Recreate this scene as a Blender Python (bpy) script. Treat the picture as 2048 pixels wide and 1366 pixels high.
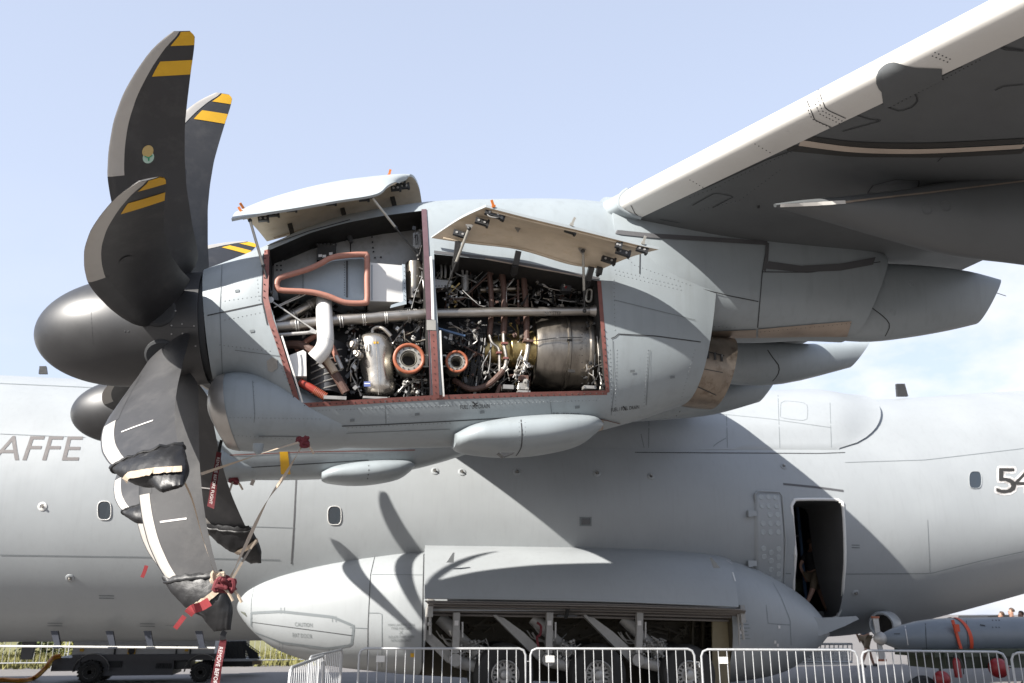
import bpy, bmesh, math, random
from math import sin, cos, tan, atan, atan2, radians, pi, sqrt
from mathutils import Vector, Matrix, noise
from mathutils.bvhtree import BVHTree
V = Vector
random.seed(7)
scene = bpy.context.scene
COL = scene.collection
for o in list(bpy.data.objects): bpy.data.objects.remove(o)

# ------------------------------------------------------------------ camera
FPX = 1750.0; YAW = radians(11.5); PITCH = atan(543/FPX)
CAM = V((0, 0, 1.66))
FW = V((sin(YAW)*cos(PITCH), cos(YAW)*cos(PITCH), sin(PITCH)))
RT = V((cos(YAW), -sin(YAW), 0)); UP = RT.cross(FW)
cd = bpy.data.cameras.new('camera'); cam = bpy.data.objects.new('camera', cd); COL.objects.link(cam)
cam.matrix_world = Matrix.Translation(CAM) @ Matrix((RT, UP, -FW)).transposed().to_4x4()
cd.sensor_width = 36; cd.lens = 36*FPX/2048; cd.clip_start = .1; cd.clip_end = 3000
cd.dof.use_dof = True; cd.dof.focus_distance = 8.0; cd.dof.aperture_fstop = 2.8
scene.camera = cam

# ------------------------------------------------------------------ light
SUN = V((-1.6, -1.0, 1.22)).normalized()          # direction towards the sun
el = math.asin(SUN.z); az = atan2(SUN.x, SUN.y)
w = bpy.data.worlds.new('World'); scene.world = w; w.use_nodes = True
nt = w.node_tree; nt.nodes.clear()
N = nt.nodes.new; L = nt.links.new
out = N('ShaderNodeOutputWorld'); bg = N('ShaderNodeBackground'); sky = N('ShaderNodeTexSky')
sky.sky_type = 'NISHITA'; sky.sun_disc = False; sky.sun_elevation = el; sky.sun_rotation = az
sky.air_density = 1.0; sky.dust_density = 1.6; sky.ozone_density = 2.2
tc = N('ShaderNodeTexCoord'); sep = N('ShaderNodeSeparateXYZ'); L(tc.outputs['Generated'], sep.inputs[0])
mp = N('ShaderNodeMapping'); mp.inputs['Scale'].default_value = (2.2, 2.2, 4.5); mp.inputs['Location'].default_value = (.35, .2, .1)
L(tc.outputs['Generated'], mp.inputs[0])
ns = N('ShaderNodeTexNoise'); ns.inputs['Scale'].default_value = 1.7; ns.inputs['Detail'].default_value = 9; ns.inputs['Roughness'].default_value = .58
L(mp.outputs[0], ns.inputs['Vector'])
rp = N('ShaderNodeMapRange'); rp.inputs[1].default_value = .42; rp.inputs[2].default_value = .55; L(ns.outputs[0], rp.inputs[0])
# clouds thin out with height, and sit mostly towards the tail of the aircraft
mh = N('ShaderNodeMapRange'); mh.inputs[1].default_value = .45; mh.inputs[2].default_value = .22; L(sep.outputs['Z'], mh.inputs[0])
mx = N('ShaderNodeMapRange'); mx.inputs[1].default_value = .1; mx.inputs[2].default_value = .40; mx.inputs[3].default_value = .12; L(sep.outputs['X'], mx.inputs[0])
m1 = N('ShaderNodeMath'); m1.operation = 'MULTIPLY'; L(rp.outputs[0], m1.inputs[0]); L(mh.outputs[0], m1.inputs[1])
m2 = N('ShaderNodeMath'); m2.operation = 'MULTIPLY'; L(m1.outputs[0], m2.inputs[0]); L(mx.outputs[0], m2.inputs[1])
haze = N('ShaderNodeMixRGB'); hz = N('ShaderNodeMapRange'); hz.inputs[1].default_value = .1; hz.inputs[2].default_value = .85; hz.inputs[3].default_value = .76; hz.inputs[4].default_value = .52; L(sep.outputs['Z'], hz.inputs[0]); L(hz.outputs[0], haze.inputs[0]); haze.inputs[2].default_value = (4.5, 4.95, 6.05, 1)
L(sky.outputs[0], haze.inputs[1])
mix = N('ShaderNodeMixRGB'); mix.inputs[2].default_value = (5.5, 5.5, 5.6, 1)
L(m2.outputs[0], mix.inputs[0]); L(haze.outputs[0], mix.inputs[1])
L(mix.outputs[0], bg.inputs[0]); bg.inputs[1].default_value = .076; L(bg.outputs[0], out.inputs[0])
sd = bpy.data.lights.new('sun', 'SUN'); so = bpy.data.objects.new('sun', sd); COL.objects.link(so)
sd.energy = 5.0; sd.angle = radians(.53); sd.color = (1, .955, .89)
so.rotation_euler = SUN.to_track_quat('Z', 'Y').to_euler(); so.location = (0, 0, 40)
vs = scene.view_settings; vs.view_transform = 'Standard'; vs.look = 'None'; vs.exposure = 1.38; vs.gamma = 1; vs.use_curve_mapping = False
scene.render.resolution_x = 1024; scene.render.resolution_y = 683

# ------------------------------------------------------------------ pixels to points
def ray(x, y): return FW + RT*((x-1024)/FPX) - UP*((y-683)/FPX)
def at(x, y, Y):
    d = ray(x, y); return CAM + d*(Y/d.y)
def atz(x, y, z):
    d = ray(x, y); return CAM + d*((z-CAM.z)/d.z)

# ------------------------------------------------------------------ materials
def mat(name, col, rough=.5, metal=0., dirt=0., dscale=3., dcol=None, bump=0., bscale=40., spec=.5, coat=0., stretch=(1, 1, 1), var=.06, streak=0.):
    m = bpy.data.materials.new(name); m.use_nodes = True; col = tuple(q*.74 for q in col); dcol = dcol and tuple(q*.74 for q in dcol)
    t = m.node_tree; b = t.nodes['Principled BSDF']
    b.inputs['Roughness'].default_value = rough; b.inputs['Metallic'].default_value = metal
    b.inputs['Specular IOR Level'].default_value = spec; b.inputs['Coat Weight'].default_value = coat
    c4 = (*col, 1); tcn = t.nodes.new('ShaderNodeTexCoord')
    mpn = t.nodes.new('ShaderNodeMapping'); mpn.inputs['Scale'].default_value = stretch
    t.links.new(tcn.outputs['Object'], mpn.inputs[0])
    n1 = t.nodes.new('ShaderNodeTexNoise'); n1.inputs['Scale'].default_value = dscale; n1.inputs['Detail'].default_value = 7; n1.inputs['Roughness'].default_value = .62
    t.links.new(mpn.outputs[0], n1.inputs['Vector'])
    r1 = t.nodes.new('ShaderNodeMapRange'); r1.inputs[1].default_value = .3; r1.inputs[2].default_value = .7
    r1.inputs[3].default_value = 1-var; r1.inputs[4].default_value = 1+var
    t.links.new(n1.outputs[0], r1.inputs[0])
    mu = t.nodes.new('ShaderNodeVectorMath'); mu.operation = 'SCALE'; mu.inputs[0].default_value = col
    t.links.new(r1.outputs[0], mu.inputs['Scale'])
    last = mu.outputs[0]
    if dirt > 0:
        n2 = t.nodes.new('ShaderNodeTexNoise'); n2.inputs['Scale'].default_value = dscale*1.7; n2.inputs['Detail'].default_value = 9; n2.inputs['Roughness'].default_value = .7
        t.links.new(mpn.outputs[0], n2.inputs['Vector'])
        r2 = t.nodes.new('ShaderNodeMapRange'); r2.inputs[1].default_value = .5; r2.inputs[2].default_value = .78; r2.inputs[4].default_value = dirt
        t.links.new(n2.outputs[0], r2.inputs[0])
        mm = t.nodes.new('ShaderNodeMixRGB'); mm.inputs[2].default_value = (*(dcol or (col[0]*.4, col[1]*.36, col[2]*.3)), 1)
        t.links.new(r2.outputs[0], mm.inputs[0]); t.links.new(last, mm.inputs[1]); last = mm.outputs[0]
    if streak > 0:
        m4 = t.nodes.new('ShaderNodeMapping'); m4.inputs['Scale'].default_value = (5, 5, .45); t.links.new(tcn.outputs['Object'], m4.inputs[0])
        n4 = t.nodes.new('ShaderNodeTexNoise'); n4.inputs['Scale'].default_value = 2.4; n4.inputs['Detail'].default_value = 6; t.links.new(m4.outputs[0], n4.inputs['Vector'])
        r4 = t.nodes.new('ShaderNodeMapRange'); r4.inputs[1].default_value = .52; r4.inputs[2].default_value = .75; r4.inputs[4].default_value = streak; t.links.new(n4.outputs[0], r4.inputs[0])
        m5 = t.nodes.new('ShaderNodeMixRGB'); m5.inputs[2].default_value = (col[0]*.55, col[1]*.52, col[2]*.48, 1)
        t.links.new(r4.outputs[0], m5.inputs[0]); t.links.new(last, m5.inputs[1]); last = m5.outputs[0]
    t.links.new(last, b.inputs['Base Color'])
    rr = t.nodes.new('ShaderNodeMapRange'); rr.inputs[1].default_value = .3; rr.inputs[2].default_value = .7
    rr.inputs[3].default_value = max(.02, rough-.07); rr.inputs[4].default_value = min(1, rough+.07)
    t.links.new(n1.outputs[0], rr.inputs[0]); t.links.new(rr.outputs[0], b.inputs['Roughness'])
    if bump > 0:
        n3 = t.nodes.new('ShaderNodeTexNoise'); n3.inputs['Scale'].default_value = bscale; n3.inputs['Detail'].default_value = 5
        t.links.new(mpn.outputs[0], n3.inputs['Vector'])
        bp = t.nodes.new('ShaderNodeBump'); bp.inputs['Strength'].default_value = bump; bp.inputs['Distance'].default_value = .02
        t.links.new(n3.outputs[0], bp.inputs['Height']); t.links.new(bp.outputs[0], b.inputs['Normal'])
    return m
M = {}
M['grey'] = mat('light_grey_aircraft_paint', (.30, .335, .352), .42, dirt=.16, dscale=1.3, dcol=(.2, .2, .19), bump=.03, bscale=2.5, streak=.2)
M['fgrey'] = mat('fuselage_paint', (.345, .365, .375), .42, dirt=.12, dscale=.7, dcol=(.25, .26, .26), var=.05, bump=.04, bscale=1.3, streak=.1)
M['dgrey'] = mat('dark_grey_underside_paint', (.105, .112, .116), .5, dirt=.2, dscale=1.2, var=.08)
M['seal'] = mat('grey_sealant', (.09, .09, .095), .6)
M['white'] = mat('white_paint', (.78, .77, .74), .38, dirt=.1, dscale=4, dcol=(.5, .48, .43), var=.03)
M['le'] = mat('pale_leading_edge_paint', (.70, .68, .64), .33, dirt=.12, dscale=1.5, dcol=(.5, .47, .42), var=.04)
M['seam'] = mat('panel_gap', (.035, .037, .04), .8)
M['seaml'] = mat('faint_panel_gap', (.17, .19, .2), .8)
M['rivet'] = mat('rivet_head', (.19, .21, .22), .5)
M['black'] = mat('matt_black_propeller_paint', (.019, .019, .021), .5, spec=.65, dirt=.45, dscale=2.2, dcol=(.10, .095, .09), var=.25, bump=.01, bscale=30)
M['spin'] = mat('spinner_black_paint', (.015, .015, .016), .46, dirt=.25, dscale=2, dcol=(.05, .05, .05), var=.15, spec=.75)
M['nickel'] = mat('nickel_erosion_strip', (.50, .475, .44), .42, metal=.25, dirt=.1, dscale=5)
M['yellow'] = mat('yellow_tip_paint', (.72, .40, .012), .45, dirt=.15, dscale=6)
M['primer'] = mat('red_primer', (.20, .07, .058), .6, dirt=.4, dscale=9, dcol=(.12, .05, .045), var=.2)
M['plum'] = mat('plum_seal_strip', (.11, .06, .07), .5, dirt=.3, dscale=9)
M['cream'] = mat('cream_door_inner', (.66, .55, .41), .5, dirt=.5, dscale=4, dcol=(.42, .29, .15), var=.12, stretch=(1, 2, 2.5))
M['steel'] = mat('brushed_steel', (.46, .43, .39), .4, metal=.95, dirt=.3, dscale=7, dcol=(.2, .16, .12), var=.14, stretch=(1, 4, 4))
M['tank'] = mat('polished_tank_metal', (.62, .58, .52), .27, metal=.9, dirt=.3, dscale=8, dcol=(.33, .25, .18), bump=.06, bscale=9)
M['alu'] = mat('stained_aluminium', (.36, .35, .33), .45, metal=.55, dirt=.5, dscale=5, dcol=(.14, .12, .10), var=.15)
M['bronze'] = mat('heat_tinted_steel', (.31, .28, .24), .32, metal=.95, dirt=.75, dscale=3, dcol=(.09, .075, .065), var=.25, stretch=(3, 1, 1))
M['gold'] = mat('gold_heat_metal', (.50, .38, .17), .35, metal=.9, dirt=.7, dscale=14, dcol=(.1, .07, .03))
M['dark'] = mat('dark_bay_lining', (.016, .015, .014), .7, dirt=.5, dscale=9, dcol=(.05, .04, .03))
M['gun'] = mat('gunmetal_parts', (.06, .06, .06), .45, metal=.5, dirt=.3, dscale=12)
M['brownhose'] = mat('brown_insulated_pipe', (.10, .052, .038), .62, dirt=.4, dscale=12, dcol=(.04, .02, .015), bump=.2, bscale=60)
M['orange'] = mat('orange_silicone_seal', (.33, .095, .042), .55, dirt=.4, dscale=10)
M['salmon'] = mat('salmon_rubber_seal', (.36, .16, .115), .55, dirt=.45, dscale=12, dcol=(.2, .08, .05))
M['redhose'] = mat('red_hose', (.30, .035, .02), .45, dirt=.3, dscale=12)
M['duct'] = mat('pale_blue_grey_duct', (.34, .39, .43), .45, dirt=.2, dscale=5)
M['blackbag'] = mat('black_vinyl_cover', (.012, .012, .013), .47, bump=.3, bscale=12, spec=.4, var=.2)
M['strap'] = mat('beige_webbing', (.50, .40, .30), .8, dirt=.3, dscale=20)
M['redrib'] = mat('red_ribbon', (.13, .012, .018), .8, dirt=.25, dscale=20, dcol=(.12, .02, .02))
M['redbright'] = mat('bright_red_paint', (.28, .012, .015), .4)
M['textw'] = mat('white_lettering', (.75, .72, .7), .7)
M['textg'] = mat('taupe_lettering', (.13, .118, .115), .6)
M['textf'] = mat('faded_stencil', (.21, .23, .235), .7)
M['textb'] = mat('black_lettering', (.03, .028, .025), .6)
M['heat'] = mat('bare_heat_shield', (.40, .33, .27), .42, metal=.45, dirt=.45, dscale=4, dcol=(.2, .13, .08), var=.12)
M['nozzle'] = mat('sooty_exhaust_metal', (.31, .26, .21), .38, metal=.8, dirt=.95, dscale=5, dcol=(.09, .055, .035), var=.2)
M['glass'] = mat('dark_window_glass', (.03, .04, .05), .08, spec=.9)
M['rubber'] = mat('tyre_rubber', (.022, .021, .02), .75, bump=.1, bscale=60)
M['rim'] = mat('wheel_rim_metal', (.5, .49, .47), .48, metal=.5, dirt=.3, dscale=15)
M['gear'] = mat('gear_leg_grey_paint', (.36, .35, .33), .4, dirt=.3, dscale=7, dcol=(.13, .11, .09))
M['galv'] = mat('galvanised_steel', (.55, .56, .57), .42, metal=.45, dirt=.25, dscale=14, dcol=(.3, .3, .3))
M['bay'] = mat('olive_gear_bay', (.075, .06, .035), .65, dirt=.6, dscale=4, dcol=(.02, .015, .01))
M['baydoor'] = mat('grey_door_ribs', (.20, .18, .165), .5, dirt=.3, dscale=5)
M['olive'] = mat('olive_trailer_paint', (.035, .045, .025), .55)
M['pod'] = mat('bluegrey_pod_paint', (.16, .185, .21), .38, dirt=.1, dscale=3)
M['asphalt'] = mat('apron_concrete', (.20, .185, .175), .85, dirt=.35, dscale=.5, dcol=(.10, .095, .09), bump=.2, bscale=30)
M['cartg'] = mat('cart_grey_steel', (.10, .10, .11), .55, dirt=.3, dscale=5)
M['cartw'] = mat('cart_white_panel', (.55, .55, .55), .5, dirt=.2, dscale=4)
M['cable'] = mat('yellow_cable', (.65, .33, .02), .5)
M['skin'] = mat('skin', (.42, .24, .17), .55)
M['hair'] = mat('brown_hair', (.07, .04, .025), .7)
M['tblack'] = mat('black_cotton', (.015, .015, .018), .85)
M['khaki'] = mat('khaki_cotton', (.16, .12, .075), .85)
M['camo'] = mat('camouflage_cloth', (.09, .10, .06), .85, dirt=.9, dscale=6, dcol=(.04, .03, .02))
M['leaf'] = mat('bush_leaf', (.10, .13, .035), .7, var=.5, dscale=6)
M['grass'] = mat('dry_grass', (.19, .18, .06), .9, var=.4, dscale=5)
M['wood'] = mat('pallet_wood', (.35, .26, .16), .8)
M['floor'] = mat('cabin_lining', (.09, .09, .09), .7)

# ------------------------------------------------------------------ mesh builder
class MB:
    def __init__(s): s.v = []; s.f = []; s.mi = []
    def add(s, vs, fs, mi=0):
        b = len(s.v); s.v += [tuple(q) for q in vs]
        for f in fs: s.f.append(tuple(b+i for i in f)); s.mi.append(mi)
    def box(s, c, size, ax=None, mi=0, bev=0):
        c = V(c); X, Y, Z = ax or (V((1, 0, 0)), V((0, 1, 0)), V((0, 0, 1)))
        a, b_, c_ = [q/2 for q in size]
        vs = [c+X*(sx*a)+Y*(sy*b_)+Z*(sz*c_) for sx in (-1, 1) for sy in (-1, 1) for sz in (-1, 1)]
        s.add(vs, [(0, 1, 3, 2), (4, 6, 7, 5), (0, 4, 5, 1), (2, 3, 7, 6), (0, 2, 6, 4), (1, 5, 7, 3)], mi)
    def bar(s, p, q, wd, ht, up=(0, 0, 1), mi=0):
        p, q = V(p), V(q); X = (q-p); l = X.length
        if l < 1e-6: return
        X /= l; Yv = V(up).cross(X)
        if Yv.length < 1e-4: Yv = V((0, 1, 0)).cross(X)
        Yv.normalize(); Z = X.cross(Yv)
        s.box((p+q)/2, (l, wd, ht), (X, Yv, Z), mi)
    def tube(s, pts, r, n=10, mi=0, cap=True):
        pts = [V(q) for q in pts]; rs = r if isinstance(r, (list, tuple)) else [r]*len(pts)
        t0 = (pts[1]-pts[0]).normalized(); ref = V((0, 0, 1)) if abs(t0.z) < .9 else V((1, 0, 0))
        u = t0.cross(ref).normalized(); b = len(s.v)
        for i, q in enumerate(pts):
            t = (pts[min(i+1, len(pts)-1)]-pts[max(i-1, 0)])
            t = t.normalized() if t.length > 1e-9 else t0
            u = (u - t*u.dot(t)); u = u.normalized() if u.length > 1e-6 else t.orthogonal().normalized()
            w_ = t.cross(u)
            for k in range(n):
                a = 2*pi*k/n; s.v.append(tuple(q+(u*cos(a)+w_*sin(a))*rs[i]))
        for i in range(len(pts)-1):
            for k in range(n):
                k2 = (k+1) % n; s.f.append((b+i*n+k, b+i*n+k2, b+(i+1)*n+k2, b+(i+1)*n+k)); s.mi.append(mi)
        if cap:
            s.f.append(tuple(b+k for k in range(n))[::-1]); s.mi.append(mi)
            e = b+(len(pts)-1)*n; s.f.append(tuple(e+k for k in range(n))); s.mi.append(mi)
    def loft(s, rings, cap0=True, cap1=True, mi=0, closed=True):
        n = len(rings[0]); b = len(s.v)
        for r in rings: s.v += [tuple(q) for q in r]
        m = n if closed else n-1
        for i in range(len(rings)-1):
            for k in range(m):
                k2 = (k+1) % n; s.f.append((b+i*n+k, b+i*n+k2, b+(i+1)*n+k2, b+(i+1)*n+k)); s.mi.append(mi)
        if cap0: s.f.append(tuple(b+k for k in range(n))[::-1]); s.mi.append(mi)
        if cap1: e = b+(len(rings)-1)*n; s.f.append(tuple(e+k for k in range(n))); s.mi.append(mi)
    def lathe(s, c, axis, prof, n=32, mi=0, cap=True):
        c, a = V(c), V(axis).normalized(); u = a.orthogonal().normalized(); w_ = a.cross(u)
        s.loft([[c+a*h+(u*cos(2*pi*k/n)+w_*sin(2*pi*k/n))*max(r, 1e-4) for k in range(n)] for h, r in prof], cap, cap, mi)
    def prism(s, poly, d, mi=0):
        d = V(d); n = len(poly); p0 = [V(q) for q in poly]
        s.add(p0+[q+d for q in p0], [tuple(range(n))[::-1], tuple(range(n, 2*n))]+[(i, (i+1) % n, n+(i+1) % n, n+i) for i in range(n)], mi)
    def torus(s, c, axis, R, r, n=28, m=8, mi=0):
        c, a = V(c), V(axis).normalized(); u = a.orthogonal().normalized(); w_ = a.cross(u)
        b = len(s.v)
        for i in range(n):
            A = 2*pi*i/n; d = u*cos(A)+w_*sin(A)
            for k in range(m):
                B = 2*pi*k/m; s.v.append(tuple(c+d*(R+r*cos(B))+a*(r*sin(B))))
        for i in range(n):
            for k in range(m):
                i2, k2 = (i+1) % n, (k+1) % m
                s.f.append((b+i*m+k, b+i2*m+k, b+i2*m+k2, b+i*m+k2)); s.mi.append(mi)
    def sphere(s, c, r, n=14, m=8, mi=0, sc=(1, 1, 1)):
        s.loft([[V(c)+V((sin(pi*j/m)*cos(2*pi*k/n)*sc[0], sin(pi*j/m)*sin(2*pi*k/n)*sc[1], cos(pi*j/m)*sc[2]))*r if 0 < j < m else V(c)+V((1e-4*cos(2*pi*k/n), 1e-4*sin(2*pi*k/n), cos(pi*j/m)*sc[2]*r)) for k in range(n)] for j in range(m+1)], True, True, mi)
    def build(s, name, mats, parent=None, smooth=35, fix=True):
        me = bpy.data.meshes.new(name); me.from_pydata(s.v, [], s.f)
        for m_ in (mats if isinstance(mats, (list, tuple)) else [mats]): me.materials.append(m_)
        me.polygons.foreach_set('material_index', s.mi)
        if fix:
            bm = bmesh.new(); bm.from_mesh(me); bmesh.ops.recalc_face_normals(bm, faces=bm.faces); bm.to_mesh(me); bm.free()
        if smooth:
            me.polygons.foreach_set('use_smooth', [True]*len(me.polygons)); me.set_sharp_from_angle(angle=radians(smooth))
        me.update()
        o = bpy.data.objects.new(name, me); COL.objects.link(o)
        if parent: o.parent = parent; o.matrix_parent_inverse = parent_inv(parent)
        return o
def world_of(o):
    m = Matrix.LocRotScale(o.location, o.rotation_euler, o.scale)
    return world_of(o.parent) @ o.matrix_parent_inverse @ m if o.parent else m
def parent_inv(p): return world_of(p).inverted()
def tag(o, label=None, cat=None, group=None, kind=None):
    if label: o['label'] = label
    if cat: o['category'] = cat
    if group: o['group'] = group
    if kind: o['kind'] = kind
    return o
def empty(name, loc, label=None, cat=None, group=None, parent=None):
    o = bpy.data.objects.new(name, None); COL.objects.link(o); o.location = loc; o.empty_display_size = .2
    if parent: o.parent = parent; o.matrix_parent_inverse = parent_inv(parent)
    return tag(o, label, cat, group)
def bvh(o):
    me = o.data; mw = world_of(o)
    return BVHTree.FromPolygons([mw @ v.co for v in me.vertices], [tuple(p.vertices) for p in me.polygons])
def hit(b, x, y, off=0.0):
    d = ray(x, y).normalized(); h = b.ray_cast(CAM, d)
    if h[0] is None: return None
    n = h[1]
    if n.dot(d) > 0: n = -n
    return h[0]+n*off, n
def interp(pts, n):
    """resample a polyline of tuples into n points by arc length"""
    pts = [V(q) for q in pts]; ls = [0]
    for a, b in zip(pts, pts[1:]): ls.append(ls[-1]+(b-a).length)
    r = []
    for i in range(n):
        t = ls[-1]*i/(n-1); k = 0
        while k < len(ls)-2 and ls[k+1] < t: k += 1
        d = ls[k+1]-ls[k]; r.append(pts[k].lerp(pts[k+1], (t-ls[k])/d if d else 0))
    return r
def catmull(pts, sub=6):
    pts = [V(q) for q in pts]; r = []
    for i in range(len(pts)-1):
        p0, p1, p2, p3 = pts[max(i-1, 0)], pts[i], pts[i+1], pts[min(i+2, len(pts)-1)]
        for k in range(sub):
            t = k/sub; r.append(.5*((2*p1)+(p2-p0)*t+(2*p0-5*p1+4*p2-p3)*t*t+(3*p1-p0-3*p2+p3)*t**3))
    return r+[pts[-1]]
def ribbon(b, px, wd, m, name, parent, off=.004, th=.0, step=9):
    L_ = sum(((V(c)-V(a)).length) for a, c in zip(px, px[1:])); n = max(2, int(L_/step)+1)
    hs = [hit(b, q.x, q.y, off) for q in interp(px, n)]
    mb = MB(); run = []
    def flush(run):
        if len(run) < 2: return
        a = []; c = []
        for i, (p_, nn) in enumerate(run):
            t = (run[min(i+1, len(run)-1)][0]-run[max(i-1, 0)][0]).normalized(); s_ = nn.cross(t).normalized()*(wd/2)
            a.append(p_+s_); c.append(p_-s_)
        k = len(a); mb.add(a+c, [(i, i+1, k+i+1, k+i) for i in range(k-1)])
    for h in hs:
        if h is None or (run and (h[0]-run[-1][0]).length > .6): flush(run); run = []
        if h: run.append(h)
    flush(run)
    if not mb.v: return None
    return mb.build(name, m, parent, 0, fix=False)
def dots(b, pxlist, r, m, name, parent, gap=8, off=.003, n=6):
    mb = MB()
    for px in pxlist:
        L_ = sum(((V(c)-V(a)).length) for a, c in zip(px, px[1:])); k = max(2, int(L_/gap)+1)
        for q in (interp(px, k) if len(px) > 1 else [V(px[0])]):
            h = hit(b, q.x, q.y, 0)
            if not h: continue
            p_, nn = h; u = nn.orthogonal().normalized(); w_ = nn.cross(u)
            ring = [p_+(u*cos(2*pi*i/n)+w_*sin(2*pi*i/n))*r for i in range(n)]
            mb.add(ring+[c+(p_-c)*.35+nn*off for c in ring], [tuple(range(n, 2*n))]+[(i, (i+1) % n, n+(i+1) % n, n+i) for i in range(n)])
    if not mb.v: return
    o = mb.build(name, m, parent, 0); o['kind'] = 'stuff'; return o
def patch(b, poly, m, name, parent, off=.004, th=0.):
    """flat-ish polygon in pixels laid on a surface"""
    hs = [hit(b, x, y, off) for x, y in poly]; hs = [h for h in hs if h]
    if len(hs) < 3: return None
    mb = MB(); nn = sum((h[1] for h in hs), V((0, 0, 0))).normalized()
    if th: mb.prism([h[0] for h in hs], nn*th)
    else: mb.add([h[0] for h in hs], [tuple(range(len(hs)))])
    return mb.build(name, m, parent, 0, fix=bool(th))
def gridpatch(b, poly, m, name, parent, off=.01, lift=0., n=24, k=14, edge=0.):
    ys_ = [q[1] for q in poly]; y0, y1 = min(ys_), max(ys_); rows = []
    for i in range(n+1):
        y = y0+.3+(y1-y0-.6)*i/n; xs_ = []
        for (a, c), (d, e) in zip(poly, poly[1:]+poly[:1]):
            if (c-y)*(e-y) <= 0 and c != e: xs_.append(a+(d-a)*(y-c)/(e-c))
        x0, x1 = min(xs_), max(xs_); row = []
        for j in range(k+1):
            fe = min(j, k-j, i, n-i); o = off if fe >= 1 else edge
            h = hit(b, x0+(x1-x0)*j/k, y, o); row.append(h[0] if h else None)
        if all(q is not None for q in row): rows.append(row)
    mb = MB(); mb.loft(rows, False, False, 0, False); return mb.build(name, m if not isinstance(m, str) else M[m], parent, 50, False)
def textmesh(s, extr=0):
    c = bpy.data.curves.new('t', 'FONT'); c.body = s; c.size = 1; c.resolution_u = 3; o = bpy.data.objects.new('t', c); COL.objects.link(o)
    dg = bpy.context.evaluated_depsgraph_get(); me = bpy.data.meshes.new_from_object(o.evaluated_get(dg))
    bpy.data.objects.remove(o); vs_ = [v.co.copy() for v in me.vertices]; fs = [tuple(p.vertices) for p in me.polygons]
    x0 = min(v.x for v in vs_); x1 = max(v.x for v in vs_); y0 = min(v.y for v in vs_); y1 = max(v.y for v in vs_)
    return [((v.x-x0)/(x1-x0), (v.y-y0)/(y1-y0)) for v in vs_], fs
def surf_text(b, s, quad, m, name, parent, off=.01, fat=0):
    """quad: TL, TR, BL, BR pixel corners"""
    vs_, fs = textmesh(s); TL, TR, BL, BR = [V(q) for q in quad]; mb = MB(); pts = []
    if (BL-TL).length > 30:
        bm = bmesh.new(); bv = [bm.verts.new((u, v, 0)) for u, v in vs_]
        for f_ in fs: bm.faces.new([bv[i] for i in f_])
        bmesh.ops.triangulate(bm, faces=bm.faces); bmesh.ops.subdivide_edges(bm, edges=bm.edges, cuts=3, use_grid_fill=True); bm.verts.ensure_lookup_table()
        vs_ = [(q.co.x, q.co.y) for q in bm.verts]; fs = [tuple(q.index for q in f_.verts) for f_ in bm.faces]; bm.free(); off *= .35
    for u, v in vs_:
        q = (BL.lerp(BR, u)).lerp(TL.lerp(TR, u), v); h = hit(b, q.x, q.y, off)
        if not h: return None
        pts.append(h[0])
    mb.add(pts, fs); return mb.build(name, m, parent, 0, fix=False)
def free_text(s, TL, TR, BL, m, name, parent):
    vs_, fs = textmesh(s); TL, TR, BL = V(TL), V(TR), V(BL); mb = MB()
    mb.add([BL+(TR-TL)*u+(TL-BL)*v for u, v in vs_], fs); return mb.build(name, m, parent, 0, fix=False)
def boolean(o, cutters):
    for c in cutters:
        md = o.modifiers.new('b', 'BOOLEAN'); md.object = c; md.operation = 'DIFFERENCE'; md.solver = 'EXACT'
    dg = bpy.context.evaluated_depsgraph_get(); me = bpy.data.meshes.new_from_object(o.evaluated_get(dg))
    o.modifiers.clear(); o.data = me
    for c in cutters: bpy.data.objects.remove(c)
    me.set_sharp_from_angle(angle=radians(32))
def sring(c, uv, sv, ru_top, ru_bot, rs, n=48, e=2.2):
    r = []
    for k in range(n):
        a = 2*pi*k/n; x = cos(a); y = sin(a)
        sx = math.copysign(abs(x)**(2/e), x); sy = math.copysign(abs(y)**(2/e), y)
        r.append(c+sv*(sx*rs)+uv*(sy*(ru_top if y > 0 else ru_bot)))
    return r
def pxloft(st, Y, n=48, sub=4):
    """st: (top px, bottom px, half width, exponent): silhouettes read at the plane Y, rounded out to real width"""
    data = [[*at(*t, Y), *at(*b_, Y), rs, e] for t, b_, rs, e in st]
    P = catmull8(data, sub); rings = []
    for d in P:
        T, B = V(d[0:3]), V(d[3:6]); c = (T+B)/2; u = (T-B)/2
        rings.append(sring(c, u, V((0, 1, 0)), 1, 1, d[6], n, d[7]))
    return rings
def catmull8(pts, sub):
    r = []
    for i in range(len(pts)-1):
        p0, p1, p2, p3 = pts[max(i-1, 0)], pts[i], pts[i+1], pts[min(i+2, len(pts)-1)]
        for k in range(sub):
            t = k/sub; r.append([.5*((2*b)+(c-a)*t+(2*a-5*b+4*c-d)*t*t+(3*b-a-3*c+d)*t**3) for a, b, c, d in zip(p0, p1, p2, p3)])
    return r+[list(pts[-1])]

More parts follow.
